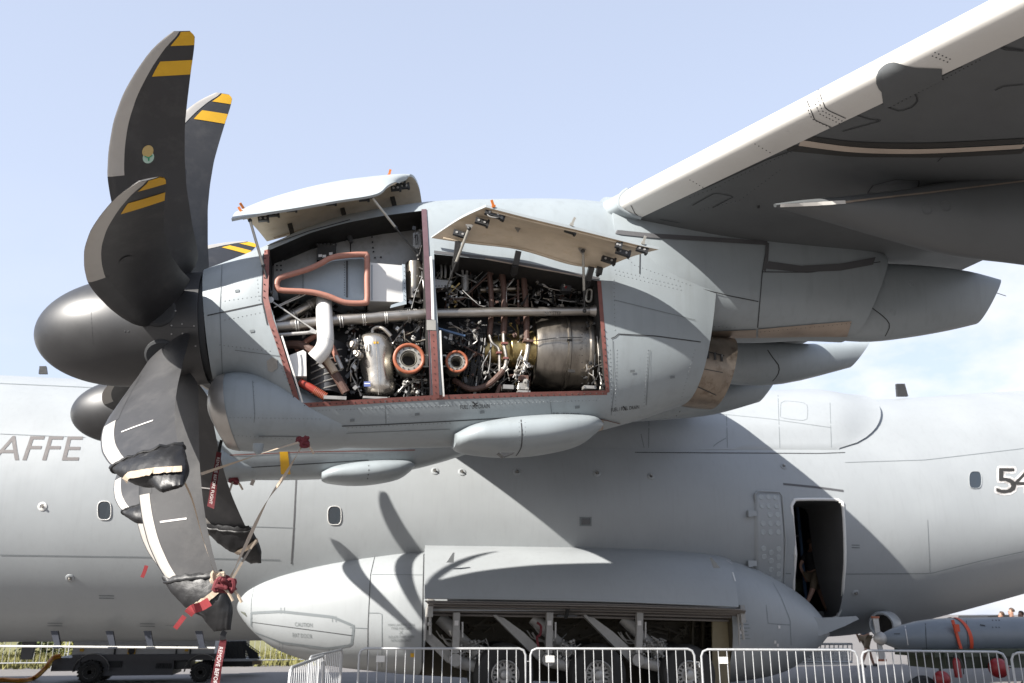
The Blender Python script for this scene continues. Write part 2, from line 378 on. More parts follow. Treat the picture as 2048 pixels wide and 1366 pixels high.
M['redpink'] = mat('faded_red_ribbon', (.33, .035, .04), .75, dirt=.2, dscale=20)
M['cablo'] = mat('orange_yellow_cable', (.6, .22, .02), .5)
M['khakip'] = mat('khaki_primer', (.22, .18, .10), .55, dirt=.3, dscale=4)
M['gungrey'] = mat('dark_grey_casting', (.085, .085, .09), .45, metal=.3, dirt=.3, dscale=9)
M['antb'] = mat('dark_blue_grey_strut', (.03, .035, .05), .5)
M['greenglass'] = mat('greenish_lens', (.16, .17, .14), .3)
M['dimple'] = mat('pale_boss', (.42, .45, .46), .5)
M['alu2'] = mat('pale_machined_metal', (.45, .43, .38), .4, metal=.5, dirt=.2, dscale=9)
M['bluelab'] = mat('blue_label', (.10, .14, .35), .5)
M['bluepipe'] = mat('blue_anodised', (.12, .2, .34), .4, metal=.4)
M['doorp'] = mat('door_outer_paint', (.36, .395, .41), .42, dirt=.15, dscale=3, dcol=(.25, .25, .24))
M['tealcloth'] = mat('blue_grey_cloth', (.10, .14, .18), .85)
M['orangestrap'] = mat('orange_strap', (.62, .07, .02), .6)
M['orangef'] = mat('orange_anodised_latch', (.62, .17, .02), .45)
#@@SETTING
# ------------------------------------------------------------------ ground
mb = MB(); mb.add([(-600, -60, 0), (600, -60, 0), (600, 1500, 0), (-600, 1500, 0)], [(0, 1, 2, 3)])
tag(mb.build('apron', M['asphalt'], None, 0, False), kind='structure')
mb = MB(); mb.add([(-400, 30.3, .004), (5, 32, .004), (6, 33.5, .004), (6, 180, .004), (-400, 180, .004)], [(0, 1, 2, 3, 4)])
tag(mb.build('grass_verge', M['grass'], None, 0, False), kind='structure')
mb = MB(); rnd = random.Random(3)
for i in range(9000):
    x = rnd.uniform(-16, 3); y = rnd.uniform(31.2, 40); h = rnd.uniform(.1, .35)*(1+.3*noise.noise(V((x, y, 0)))); a = rnd.uniform(0, 6.3)
    d = V((cos(a), sin(a), 0))*.03; lean = V((rnd.uniform(-.1, .1), rnd.uniform(-.1, .1), 0))
    p_ = V((x, y, 0)); mb.add([p_-d, p_+d, p_+lean+V((0, 0, h))], [(0, 1, 2)])
tag(mb.build('grass_tuft', M['grass'], None, 0, False), 'dry yellow green grass growing on the verge behind the aircraft', 'grass', kind='stuff')
def bush(x, y, w_, h, label, seed, yel):
    rnd = random.Random(seed); root = empty('bush', (x, y, 0), label, 'bush', 'bushes along the verge')
    mb = MB(); mb.tube([(x, y, 0), (x+.1, y, h*.5)], [.06, .03], 6); mb.build('stem', M['wood'], root)
    mb = MB()
    for i in range(1700):
        a = rnd.uniform(0, 2*pi); t = rnd.random()**.5; z = rnd.uniform(.05, 1)
        q = V((cos(a)*t*w_/2*(1-.4*z*z), sin(a)*t*w_/2*.7, z*h)); q += V((noise.noise(q*1.4), 0, noise.noise(q*1.7+V((5, 5, 5)))))*.5
        if q.z < 0: continue
        n1 = V((rnd.uniform(-1, 1), rnd.uniform(-1, 1), rnd.uniform(-1, 1))).normalized(); u = n1.orthogonal().normalized()*rnd.uniform(.05, .11); v_ = n1.cross(u)
        c = V((x, y, 0))+q; mb.add([c-u, c+v_*.5, c+u, c-v_*.5], [(0, 1, 2, 3)])
    mb.build('foliage', M['leaf'] if not yel else M['leafy'], root, 0, False)
M['leafy'] = mat('yellow_green_leaf', (.24, .24, .055), .7, var=.5, dscale=6)
for i, (x, y, w_, h, lb, yl) in enumerate([
    (-12.6, 37, 2.6, 1.7, 'yellowish bush at the left frame edge beyond the far barrier', 1),
    (-10.4, 38, 2.2, 2.1, 'dark green bush second from the left beyond the far barrier', 0),
    (-8.6, 37, 2.4, 1.6, 'yellow green bush behind the black blade antenna', 1),
    (-6.8, 38, 2.2, 1.9, 'green bush just left of the ground power cart', 0),
    (-.6, 37, 2.6, .9, 'low yellow green bush right of the pallet cargo under the fairing nose', 1),
    (1.6, 38.5, 2.4, .8, 'low green bush seen through the gap under the gear fairing', 0)]):
    bush(x, y, w_, h, lb, i+5, yl)

#@@AIRCRAFT
AC = empty('transport_aircraft', (3, 21.07, 0), 'large grey four propeller military transport aircraft with open engine cowling', 'aircraft')

# fuselage ---------------------------------------------------------------
FY, FZ, FR = 21.07, 3.90, 2.82
FST = [(-36, 2.82, 2.82, FR), (-20, 2.82, 2.82, FR), (-4, 2.82, 2.82, FR), (4, 2.82, 2.82, FR), (7.8, 2.88, 2.82, FR), (10.4, 3.05, 2.82, FR), (12.0, 3.14, 2.82, FR), (13.3, 3.24, 2.72, FR), (15.0, 3.38, 2.42, FR*.98), (18.1, 3.72, 1.72, FR*.93), (22, 4.1, .75, FR*.8), (28, 4.5, -.9, FR*.6)]
rings = []
for X, ut, ub, rs in catmull8([list(map(float, s)) for s in FST], 6):
    c = V((X, FY, FZ)); rings.append(sring(c, V((0, 0, 1)), V((0, 1, 0)), ut, ub, rs, 96, 2.0))
mb = MB(); mb.loft(rings)
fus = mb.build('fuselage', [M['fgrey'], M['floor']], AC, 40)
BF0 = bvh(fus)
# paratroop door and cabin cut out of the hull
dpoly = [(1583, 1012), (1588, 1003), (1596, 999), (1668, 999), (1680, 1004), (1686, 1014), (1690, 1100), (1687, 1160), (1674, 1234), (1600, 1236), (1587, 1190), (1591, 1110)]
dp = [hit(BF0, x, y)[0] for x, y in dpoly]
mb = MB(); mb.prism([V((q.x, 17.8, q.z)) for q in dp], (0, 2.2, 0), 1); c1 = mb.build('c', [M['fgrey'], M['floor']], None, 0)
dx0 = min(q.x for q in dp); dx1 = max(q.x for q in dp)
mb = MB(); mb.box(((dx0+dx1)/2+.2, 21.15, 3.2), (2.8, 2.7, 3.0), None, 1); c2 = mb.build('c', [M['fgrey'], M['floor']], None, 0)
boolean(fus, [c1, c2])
BF = BF0
# door surround: white rim
edge = [hit(BF0, x, y, .0)[0] for x, y in dpoly]
mb = MB(); E2 = catmull(edge, 3); mb.tube([edge[-1]]+E2[:], .035, 8); mb.build('door_rim', M['white'], fus)
cx_ = (dx0+dx1)/2
for (dx, Y, z0, z1, wd, mm) in ((-.45, 20.6, 1.75, 4.4, .10, 'redbright'), (-.30, 20.9, 1.75, 4.4, .05, 'khakip'), (.42, 20.9, 1.75, 4.4, .12, 'cartg'), (.62, 20.5, 1.75, 4.4, .06, 'bluepipe'), (.1, 21.5, 1.75, 4.4, .08, 'cartg'), (-.1, 21.9, 1.75, 4.4, .08, 'cartg')):
    mb = MB(); mb.bar((cx_+dx, Y, z0), (cx_+dx, Y, z1), wd, .06); mb.build('cabin_post', M[mm], fus, 0)
for z, mm in ((4.1, 'cartg'), (3.6, 'cartw'), (2.3, 'cartg')): mb = MB(); mb.bar((cx_-.9, 21.6, z), (cx_+1.2, 21.6, z), .08, .05); mb.build('cabin_rail', M[mm], fus, 0)
for dx, z, w_, mm in ((.5, 2.0, .5, 'camo'), (.75, 2.3, .35, 'camo'), (-.6, 1.95, .4, 'cartw'), (.35, 1.9, .3, 'strap')): mb = MB(); mb.sphere((cx_+dx, 21.1, z), w_*.6, 12, 8, 0, (1, .7, .9)); mb.build('cabin_cargo', M[mm], fus)
mb = MB(); mb.tube(catmull([V((cx_-.05+.06*cos(a), 20.2, 4.35+.09*sin(a))) for a in [k*pi/4 for k in range(9)]], 2), .012, 6); mb.build('strop_ring', M['yellow'], fus)
# quilted deflector panel beside the door
pp = [(1508, 990), (1514, 983), (1556, 985), (1562, 993), (1569, 1080), (1566, 1165), (1560, 1173), (1513, 1158), (1509, 1150)]
dfl = gridpatch(BF0, pp, M['fgrey'], 'deflector_door', AC, .05, edge=.0)
mb = MB(); mb.tube([hit(BF0, x, y, .055)[0] for x, y in pp+[pp[0]]], .02, 6); mb.build('panel_edge', M['fgrey'], dfl)
cols = [[(1520, 995), (1522, 1012), None, (1524, 1047), (1524, 1064), (1525, 1096), (1526, 1112), None, None, (1524, 1149)],
        [(1535, 995), (1536, 1013), (1538, 1030), (1539, 1047), (1539, 1064), (1540, 1104), (1540, 1120), (1540, 1137), (1539, 1155)],
        [(1549, 996), (1551, 1013), (1553, 1030), (1554, 1047), (1555, 1064), (1555, 1097), (1555, 1113), (1555, 1130), (1555, 1146), (1554, 1161)]]
for c_ in cols:
    for q in c_:
        if q:
            h = hit(BF0, *q, .048); mb = MB(); mb.lathe(h[0], h[1], [(0, .062), (.008, .06), (.012, .048), (.006, .045)], 14)
            mb.build('round_boss', M['dimple'] if 'dimple' in M else M['duct'], dfl)
for y in (1027, 1125):
    h = hit(BF0, 1502, y, .05); mb = MB(); mb.box(h[0], (.2, .06, .12)); mb.box(h[0]+V((-.06, -.02, -.05)), (.1, .05, .06)); mb.build('hinge_block', M['fgrey'], dfl)
# wing-body fairing on the fuselage shoulder
def fairing():
    xs = hit(BF0, 1250, 890)[0].x-4; xe = hit(BF0, 1792, 850)[0].x
    hl = hit(BF0, 1500, 905)[0]; a_lo = math.asin((hl.z-FZ)/FR); a_hi = pi*.62
    mb = MB(); rows = []
    nA, nX = 30, 70
    for i in range(nA+1):
        f = i/nA; a = a_lo+(a_hi-a_lo)*f; row = []
        ext = sqrt(max(0, 1-abs((f-.47)/.48)**2.1)) if f < .94 else 0
        e = xe-2.4+2.4*ext
        for j in range(nX+1):
            t = j/nX; X = xs+(e-xs)*t
            edge_ = min(min(f/.16, 1), min((e-X)/1.3, 1)); edge_ = max(edge_, 0)
            b_ = .006+.13*edge_*edge_*(3-2*edge_)
            top = sin(a)
            R2 = FR+b_+.3*max(0, top-.75)*(1 if X < xe-2.5 else max(0, (xe-X)/2.5))
            ut = 1+(max(0, X-7.5)*.035 if top > 0 else 0)
            row.append(V((X, FY-cos(a)*R2, FZ+sin(a)*R2*ut)))
        rows.append(row)
    # lower lip returns to the skin
    rows.insert(0, [V((q.x, FY-cos(a_lo)*(FR-.05), FZ+sin(a_lo)*(FR-.05))) for q in rows[0]])
    mb.loft(rows, False, False, 0, False)
    return mb.build('wing_root_fairing', M['fgrey'], AC, 50)
fair = fairing(); BFa = bvh(fair)
for px in ([(1282, 868), (1290, 905)], [(1298, 830), (1297, 905)], [(1453, 830), (1455, 904)], [(1556, 790), (1560, 905)], [(1660, 806), (1663, 904)],
           [(1420, 826), (1540, 838), (1660, 855)], [(1425, 902), (1428, 890), (1452, 876)]):
    ribbon(BFa, px, .014, M['seaml'], 'panel_seam', fair)
ribbon(BFa, catmull([(1562, 806, 0), (1570, 802, 0), (1608, 806, 0), (1615, 815, 0), (1614, 838, 0), (1606, 841, 0), (1565, 836, 0), (1561, 828, 0), (1562, 806, 0)], 3), .012, M['seaml'], 'access_panel_edge', fair)
BFX = [BFa]
# seam lines and details on the hull
for px, wd, mm in (([(0, 1110), (280, 1114), (560, 1120)], .016, 'seaml'), ([(593, 945), (588, 1050), (583, 1128)], .03, 'seal'), ([(1480, 1147), (1582, 1147)], .02, 'seaml'), ([(1692, 1148), (1860, 1147), (1960, 1122), (2047, 1103)], .02, 'seaml'),
               ([(0, 868), (170, 875)], .012, 'seaml'), ([(1690, 925), (1850, 920), (2047, 897)], .012, 'seaml'), ([(0, 900), (0, 901)], .01, 'seaml'),
               ([(470, 1052), (590, 1056)], .01, 'seaml'), ([(1855, 1040), (1860, 1147)], .01, 'seaml'), ([(330, 1250), (350, 1251)], .01, 'seaml'), ([(1270, 905), (1640, 907), (1690, 905)], .02, 'seam'),
               ([(1566, 968), (1628, 974), (1687, 982)], .05, 'seal'), ([(0, 767), (200, 776)], .03, 'seaml')):
    ribbon(BF0, px, wd, M[mm], 'panel_seam', fus, .006, step=14)
def window(cx, cy, w_, h, ring_m, label=None):
    pts = []
    for k in range(28):
        a = 2*pi*k/28; ex = math.copysign(abs(cos(a))**.62, cos(a)); ey = math.copysign(abs(sin(a))**.62, sin(a))
        pts.append((cx+ex*w_/2, cy+ey*h/2))
    fr = [hit(BF0, *q, .012)[0] for q in pts]; mb = MB(); mb.tube([q-(q-fr[0].lerp(fr[14], .5)).normalized()*0 for q in fr]+[fr[0]], .008, 6); o = mb.build('cabin_window', ring_m, fus)
    mb = MB(); mb.add([hit(BF0, *q, .006)[0] for q in pts], [tuple(range(28))]); return mb.build('window_glass', M['glass'], fus, 0, False)
window(209, 1021, 27, 37, M['white']); window(669, 1031, 27, 37, M['white']); window(1950, 960, 25, 34, M['fgrey'])
for q in ((85, 1013), (870, 942), (924, 944), (1034, 944), (1194, 946), (1302, 952), (1567, 932), (140, 1156), (1711, 1186)):
    h = hit(BF0, *q, .0); mb = MB(); mb.lathe(h[0], h[1], [(0, .085), (.012, .08), (.02, .05), (.008, .045)], 16); mb.build('port_ring', M['white'] if q[0] == 85 else M['fgrey'], fus)
    mb = MB(); mb.lathe(h[0]+h[1]*.01, h[1], [(0, .03), (.05, .02)], 8); mb.build('port_fitting', M['steel'], fus)
patch(BF0, [(1159, 1034), (1183, 1034), (1183, 1052), (1159, 1052)], M['seaml'], 'landing_light_frame', fus, .006)
patch(BF0, [(1163, 1037), (1180, 1037), (1180, 1049), (1163, 1049)], M['glass'], 'landing_light_glass', fus, .012)
for px in ((530, 1196, 228, 1202), ):
    pass
surf_text(BF0, 'AFFE', [(-14+16, 872), (167, 873), (-20+2, 920), (157, 921)], M['textg'], 'lettering', fus, .02)
for k, (x0, x1) in enumerate(((1992, 2032), (2026, 2066))):
    for mm, g, of in ((M['textw'], 4, .02), (M['textb'], 0, .03)):
        if mm is M['textw']:
            for dx, dy in ((-4, 0), (4, 0), (0, -4), (0, 4), (-3, -3), (3, 3), (3, -3), (-3, 3)):
                surf_text(BF0, '54'[k], [(x0+dx, 936+dy), (x1+dx, 937+dy), (x0+dx, 986+dy), (x1+dx, 988+dy)], mm, 'lettering_outline', fus, of)
        else: surf_text(BF0, '54'[k], [(x0, 936), (x1, 937), (x0, 986), (x1, 988)], mm, 'lettering', fus, of)
for (x, y, w_) in ((198, 1191, 30), (1703, 1090, 16), (95, 1246, 30), (280, 1247, 30)):
    for r_ in range(2): ribbon(BF0, [(x, y+r_*5), (x+w_, y+r_*5+.5)], .025, M['seaml'], 'stencil_mark', fus, .006)
# antennas on top and below, and the rail under the belly
for px, Y, ztop in (([(78, 748), (95, 748), (93, 733), (80, 733)], FY, 0), ([(1794, 793), (1815, 793), (1808, 768), (1792, 768)], FY, 0), ([(46, 1278), (74, 1278), (64, 1319), (42, 1319)], FY, 0)):
    mb = MB(); P = [at(x, y, Y) for x, y in px]; mb.prism([q-V((0, .04, 0)) for q in P], (0, .08, 0)); mb.build('blade_antenna', M['gun'], AC, 0)
mb = MB(); P0 = at(-30, 1292, 19.6); P1 = at(430, 1296, 19.6); mb.tube([P0, P1], .02, 8); rail = mb.build('belly_wire_antenna', M['white'], AC)
for x in (108, 218, 294, 397):
    a = at(x-7, 1262, 19.6); b_ = at(x+7, 1262, 19.6); c_ = at(x+13, 1295, 19.6); d_ = at(x+2, 1295, 19.6)
    mb = MB(); mb.prism([a, b_, c_, d_], (0, .1, 0)); mb.box((c_+d_)/2, (.16, .1, .03)); mb.build('antenna_strut', M['antb'] if 'antb' in M else M['gun'], rail, 0)

# wing --------------------------------------------------------------------
def wing_le(Y): return V((2.52+(8.1-Y)*.328, Y, 5.66-.095*(8.1-Y))) if Y < 8.1 else V((2.52-(Y-8.1)*.24, Y, 5.66+.095*(Y-8.1)))
def wing_ring(Y, n=40):
    le = wing_le(Y); ch = 4.9-.12*(8.1-Y) if Y < 8.1 else 4.9+.33*(Y-8.1); tk = .62*ch/4.9; r = []
    # upper from TE to LE, lower from LE to TE
    for k in range(n+1):
        t = k/n; x = .5*(1+cos(pi*t)); th = 5*(.2969*sqrt(x)-.126*x-.3516*x*x+.2843*x**3-.1015*x**4)
        r.append(le+V((x*ch, 0, th*tk*1.25+.02*x)))
    for k in range(1, n):
        t = k/n; x = .5*(1-cos(pi*t)); th = 5*(.2969*sqrt(x)-.126*x-.3516*x*x+.2843*x**3-.1015*x**4)
        r.append(le+V((x*ch, 0, -th*tk*.72-.0*x)))
    return r
mb = MB(); YS = [-.9, 0, 1, 2, 3, 4, 5, 6, 7, 8.1, 9.5, 11, 13, 15, 17, 19.4]
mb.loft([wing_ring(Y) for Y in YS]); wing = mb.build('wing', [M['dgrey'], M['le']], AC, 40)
# leading edge strip, its own skin proud of the wing
def wing_pt(Y, s, off):
    """s: arc position round the nose; + below, - above (metres of chord)"""
    le = wing_le(Y); ch = 4.9-.12*(8.1-Y) if Y < 8.1 else 4.9+.33*(Y-8.1); tk = .62*ch/4.9; x = abs(s)/ch
    th = 5*(.2969*sqrt(x)-.126*x-.3516*x*x+.2843*x**3-.1015*x**4)
    z = -th*tk*.72 if s > 0 else th*tk*1.25
    n_ = V((-1+min(x*14, 1), 0, -1 if s > 0 else 1)).normalized()
    return le+V((abs(s), 0, z))+n_*off
mb = MB(); rows = []
ss = [-.9, -.6, -.4, -.27, -.17, -.1, -.06, -.035, -.018, -.008, -.002, .002, .008, .018, .035, .06, .09, .12, .15, .18, .205, .23]
for i in range(61):
    Y = 7.68-i*8.2/60
    rows.append([wing_pt(Y, s, .010) for s in ss])
mb.loft(rows, False, False, 0, False)
slat = mb.build('leading_edge_strip', M['le'], AC, 50); BW = bvh(wing); BS = bvh(slat)
mb = MB(); mb.loft([[wing_pt(18.4-i*1.0, s, .010) for s in ss] for i in range(10)], False, False, 0, False); mb.build('leading_edge_strip', M['le'], AC, 50)
for px in ([(1637, 180), (1652, 218), (1700, 240)], [(1612, 195), (1630, 240), (1672, 258)], [(1262, 410), (1272, 430), (1320, 448)], [(1245, 415), (1258, 432), (1290, 445)]):
    ribbon(BS, [tuple(q) for q in catmull([(x, y, 0) for x, y in px], 4)] if False else px, .008, M['seam'], 'slat_seam', slat)
dots(BS, [[(1632, 190), (1645, 222), (1690, 245)], [(1625, 196), (1640, 228), (1685, 250)], [(1870, 105), (1900, 118)], [(1865, 112), (1895, 124)], [(1510, 288), (1540, 305)], [(1380, 360), (1412, 378)], [(1250, 418), (1262, 434), (1305, 449)], [(1608, 200), (1624, 238), (1666, 258)]], .006, M['seam'], 'rivets', slat, 7)
# grey paint tongue reaching forward over the strip
tongue = [(1768, 187), (1757, 176), (1752, 160), (1757, 143), (1770, 130), (1785, 125), (1800, 127), (1830, 134), (1886, 137)]
tp = [hit(BS, x, y, .006) for x, y in tongue]; tp = [h[0] for h in tp if h]
mb = MB(); mb.add(tp, [tuple(range(len(tp)))]); 
def tongue_mesh():
    # dense grid inside the outline so that it follows the rounded nose
    mb = MB(); top = {}
    tl = catmull([(x, y, 0) for x, y in tongue], 8)
    xs = [1753+i*(1884-1753)/26 for i in range(27)]; rows = []
    for x in xs:
        ys = []
        for a, b_ in zip(tl, tl[1:]):
            if (a.x-x)*(b_.x-x) <= 0 and abs(a.x-b_.x) > 1e-6: ys.append(a.y+(b_.y-a.y)*(x-a.x)/(b_.x-a.x))
        ylo = 216-(x-1768)*.50
        if not ys: continue
        y0 = min(ys); y1 = max(ys) if (x < 1768 and len(ys) > 1) else ylo
        if y1 < y0: y1 = y0+.5
        row = []
        for j in range(9):
            h = hit(BS, x, y0+(y1-y0)*j/8, .006) or hit(BW, x, y0+(y1-y0)*j/8, .014)
            if h is None: row = None; break
            row.append(h[0])
        if row: rows.append(row)
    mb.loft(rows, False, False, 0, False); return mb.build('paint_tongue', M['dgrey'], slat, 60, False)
tongue_mesh()
mb = MB(); mb.loft([[wing_pt(8.5-i*.14, s_, .014) for s_ in ss] for i in range(7)], False, False, 0, False); mb.build('root_cuff', M['grey'], AC, 50)
mb = MB(); mb.tube([wing_pt(7.66, s_, .012) for s_ in ss if s_ > -.15], .022, 10); mb.build('root_collar', M['grey'], AC)
# stripes and hatches painted under the wing
for px, wd, m_ in (([(1610, 276), (1700, 287), (1800, 290), (1900, 288), (2047, 280)], .085, 'textb'), ([(1600, 284), (1700, 297), (1800, 301), (1900, 299), (2047, 291)], .085, 'creamp'), ([(1575, 295), (1700, 307), (1800, 309), (1900, 309), (2047, 302)], .085, 'textb')):
    if m_ == 'creamp' and 'creamp' not in M: M['creamp'] = mat('cream_stripe_paint', (.55, .46, .38), .5)
    ribbon(BW, [tuple(q[:2]) for q in catmull([(x, y, 0) for x, y in px], 4)], wd, M[m_], 'wing_stripe', wing, .006 if m_ == 'textb' else .009)
for px in ([(1685, 262), (1765, 240), (1740, 238), (1715, 230)], [(1765, 205), (1825, 178), (1832, 190), (1836, 200), (1826, 213), (1800, 222), (1770, 212), (1765, 205)],
           [(1826, 178), (1850, 160), (1925, 132)], [(1760, 207), (1850, 168), (1920, 133)], [(2000, 85), (2047, 60)], [(2000, 92), (2047, 100)], [(1997, 88), (2005, 98), (2047, 101)],
           [(1385, 410), (1430, 385), (1468, 392), (1425, 415)], [(1320, 438), (1360, 445)], [(1735, 385), (1745, 370), (1790, 358), (1840, 360), (1835, 375), (1790, 392), (1735, 385)], [(1990, 180), (2005, 172), (2047, 168)],
           [(1405, 378), (1530, 320), (1650, 276)], [(1875, 322), (1885, 312), (1925, 310)]):
    ribbon(BW, px, .010, M['seam'], 'hatch_edge', wing, .006)
dots(BW, [[(1450, 365), (1590, 300)], [(1780, 215), (1960, 120)], [(1380, 395), (1440, 372)], [(1400, 420), (1480, 400), (1560, 340)]], .005, M['seam'], 'rivets', wing, 9)
for q in ((1517, 412),):
    h = hit(BW, *q); mb = MB(); mb.lathe(h[0], h[1], [(0, .012), (.02, .012)], 8); mb.build('drain_port', M['seam'], wing)
# big flap track fairing hanging from the wing, nearest the camera
ffr = pxloft([((1548, 408), (1552, 414), .02, 2), ((1600, 404), (1610, 424), .10, 2), ((1680, 398), (1690, 445), .17, 2), ((1800, 384), (1790, 474), .24, 2.0), ((1920, 362), (1915, 508), .28, 2.0), ((2060, 340), (2060, 527), .3, 2.0), ((2260, 330), (2260, 560), .28, 2), ((2500, 420), (2500, 560), .1, 2)], 6.1)
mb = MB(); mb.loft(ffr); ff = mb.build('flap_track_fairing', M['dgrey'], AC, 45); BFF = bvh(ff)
ribbon(BFF, [(1560, 410), (1690, 405)], .03, M['le'], 'fairing_spine', ff, .012); ribbon(BFF, [(1690, 405), (1850, 388), (2047, 364)], .018, M['heat'], 'fairing_seal', ff, .012)
for q in ((1892, 412), (1855, 418)):
    h = hit(BFF, *q); mb = MB(); mb.torus(h[0], h[1], .045, .003, 20, 5); mb.build('round_access_cover', M['dgrey'], ff)

# nacelles ------------------------------------------------------------------
NY = 8.33
nst = [((413, 546), (431, 775), .53, 2.0), ((450, 533), (462, 776), .56, 2.0), ((500, 515), (505, 790), .6, 2.1), ((560, 490), (560, 842), .64, 2.2), ((620, 464), (625, 886), .66, 2.3), ((700, 440), (700, 893), .67, 2.4),
       ((850, 417), (850, 893), .68, 2.5), ((1000, 411), (1000, 886), .68, 2.5), ((1150, 411), (1160, 868), .67, 2.4), ((1260, 430), (1265, 843), .655, 2.4), ((1340, 470), (1330, 822), .61, 2.5), ((1404, 505), (1368, 809), .545, 2.5)]
nr = pxloft(nst, NY, 64, 5)
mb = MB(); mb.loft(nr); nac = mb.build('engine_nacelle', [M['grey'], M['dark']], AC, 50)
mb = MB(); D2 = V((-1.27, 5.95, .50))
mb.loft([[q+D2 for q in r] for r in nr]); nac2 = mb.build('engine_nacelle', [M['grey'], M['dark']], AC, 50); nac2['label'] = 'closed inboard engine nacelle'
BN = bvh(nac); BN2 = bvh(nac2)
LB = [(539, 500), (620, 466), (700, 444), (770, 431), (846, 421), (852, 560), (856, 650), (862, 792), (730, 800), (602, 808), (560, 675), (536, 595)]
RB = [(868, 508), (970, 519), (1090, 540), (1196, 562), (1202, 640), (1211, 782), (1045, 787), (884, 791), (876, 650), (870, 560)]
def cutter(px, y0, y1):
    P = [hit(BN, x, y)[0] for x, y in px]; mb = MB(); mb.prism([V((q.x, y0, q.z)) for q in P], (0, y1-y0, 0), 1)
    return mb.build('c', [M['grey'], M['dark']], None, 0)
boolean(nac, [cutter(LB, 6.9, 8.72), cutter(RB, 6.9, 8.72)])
# lip strips round the two bays
def lip(px, wd, m_, name='bay_edge_strip', off=.004): return ribbon(BN, px, wd, M[m_], name, nac, off, step=7)
lip([(534, 500), (531, 595), (541, 640)], .05, 'primer'); lip([(541, 640), (555, 678), (598, 812)], .05, 'primer')
lip([(597, 811), (730, 803), (868, 795)], .045, 'primer'); lip([(868, 795), (1045, 789), (1214, 785)], .045, 'primer')
lip([(1198, 562), (1204, 640), (1215, 785)], .04, 'primer')
mb_c = lip([(848, 420), (853, 520), (858, 640)], .05, 'plum', off=.01); lip([(861, 515), (863, 560), (865, 640)], .022, 'white', off=.02)
lip([(862, 641), (862, 661)], .085, 'alu2', off=.016); lip([(866, 662), (869, 720), (872, 796)], .06, 'primer', off=.012)
lip([(880, 662), (882, 720), (887, 792)], .016, 'white', off=.018); lip([(564, 672), (583, 732), (606, 804)], .016, 'white', off=.01)
lip([(846, 422), (850, 520), (856, 640), (862, 795)], .012, 'plum'); lip([(535, 492), (620, 462), (700, 440)], .02, 'seam')
lip([(868, 504), (970, 515), (1090, 536), (1198, 558)], .03, 'seal'); lip([(970, 519), (1085, 540), (1165, 554)], .014, 'heat', off=.014)
dots(nac and BN, [[(531, 505), (528, 595)], [(545, 660), (592, 805)], [(610, 810), (860, 797)], [(885, 795), (1205, 786)], [(1208, 660), (1213, 775)], [(866, 670), (871, 785)]], .006, M['textb'], 'rivets', nac, 12, .016)
for px in ([(406, 633), (527, 607)], [(652, 853), (760, 849), (900, 842), (1042, 834)], [(652, 853), (656, 880), (666, 897)], [(1042, 834), (1042, 862)], [(1222, 677), (1228, 676), (1236, 668), (1310, 672), (1401, 684)],
           [(527, 508), (524, 600), (535, 650)], [(1280, 490), (1279, 548)]):
    ribbon(BN, px, .010, M['seam'], 'panel_seam', nac, .005)
for px in ([(445, 520), (440, 620), (445, 750)], [(470, 700), (560, 712)], [(1225, 680), (1228, 780), (1222, 830)]):
    ribbon(BN, px, .006, M['seaml'], 'panel_seam', nac, .005)
dots(BN, [[(450, 640), (528, 624)], [(450, 602), (520, 592)], [(440, 690), (540, 702)], [(1228, 560), (1230, 660)], [(1220, 700), (1224, 820)], [(1240, 500), (1268, 530), (1380, 570)], [(1230, 540), (1360, 572)], [(1232, 548), (1362, 580)], [(680, 856), (900, 846)], [(460, 870), (600, 872)], [(515, 560), (518, 600)]], .006, M['rivet'], 'rivets', nac, 8)
for tx, qd in (('FUEL / OIL DRAIN', [(921, 810), (979, 808), (921, 818), (979, 816)]), ('FUEL / FUEL DRAIN', [(1106, 825), (1160, 826), (1106, 831), (1160, 832)]), ('FUEL / FUEL DRAIN', [(1222, 816), (1278, 810), (1222, 823), (1278, 817)])):
    surf_text(BN, tx, qd, M['seam'], 'stencil_lettering', nac, .004)
for px in ([(945, 803), (955, 812)], [(955, 805), (946, 813)], [(1246, 812), (1252, 820)]): ribbon(BN, px, .012, M['seam'], 'drain_mark', nac, .006)
for px in ([(640, 868), (900, 858)], [(1228, 600), (1390, 640)], [(1100, 800), (1104, 832)], [(770, 800), (772, 850)], [(1300, 700), (1292, 810)]): ribbon(BN, px, .006, M['seaml'], 'panel_seam', nac, .005)
dots(BN, [[(1296, 700), (1288, 812)], [(1234, 700), (1230, 830)], [(1390, 700), (1362, 800)], [(610, 822), (1200, 800)], [(775, 805), (777, 850)], [(560, 730), (600, 815)]], .0055, M['rivet'], 'rivets', nac, 7)
for x, y in ((700, 838), (830, 826), (960, 822), (1150, 812), (1260, 740), (1340, 752), (500, 660), (470, 580)):
    patch(BN, [(x, y), (x+9, y-1), (x+9, y+4), (x, y+5)], M['seaml'], 'quick_latch', nac, .006)
# access plate
patch(BN, [(534, 722), (545, 714), (555, 719), (556, 735), (546, 744), (537, 741)], M['alu'], 'access_plate', nac, .004, .004)
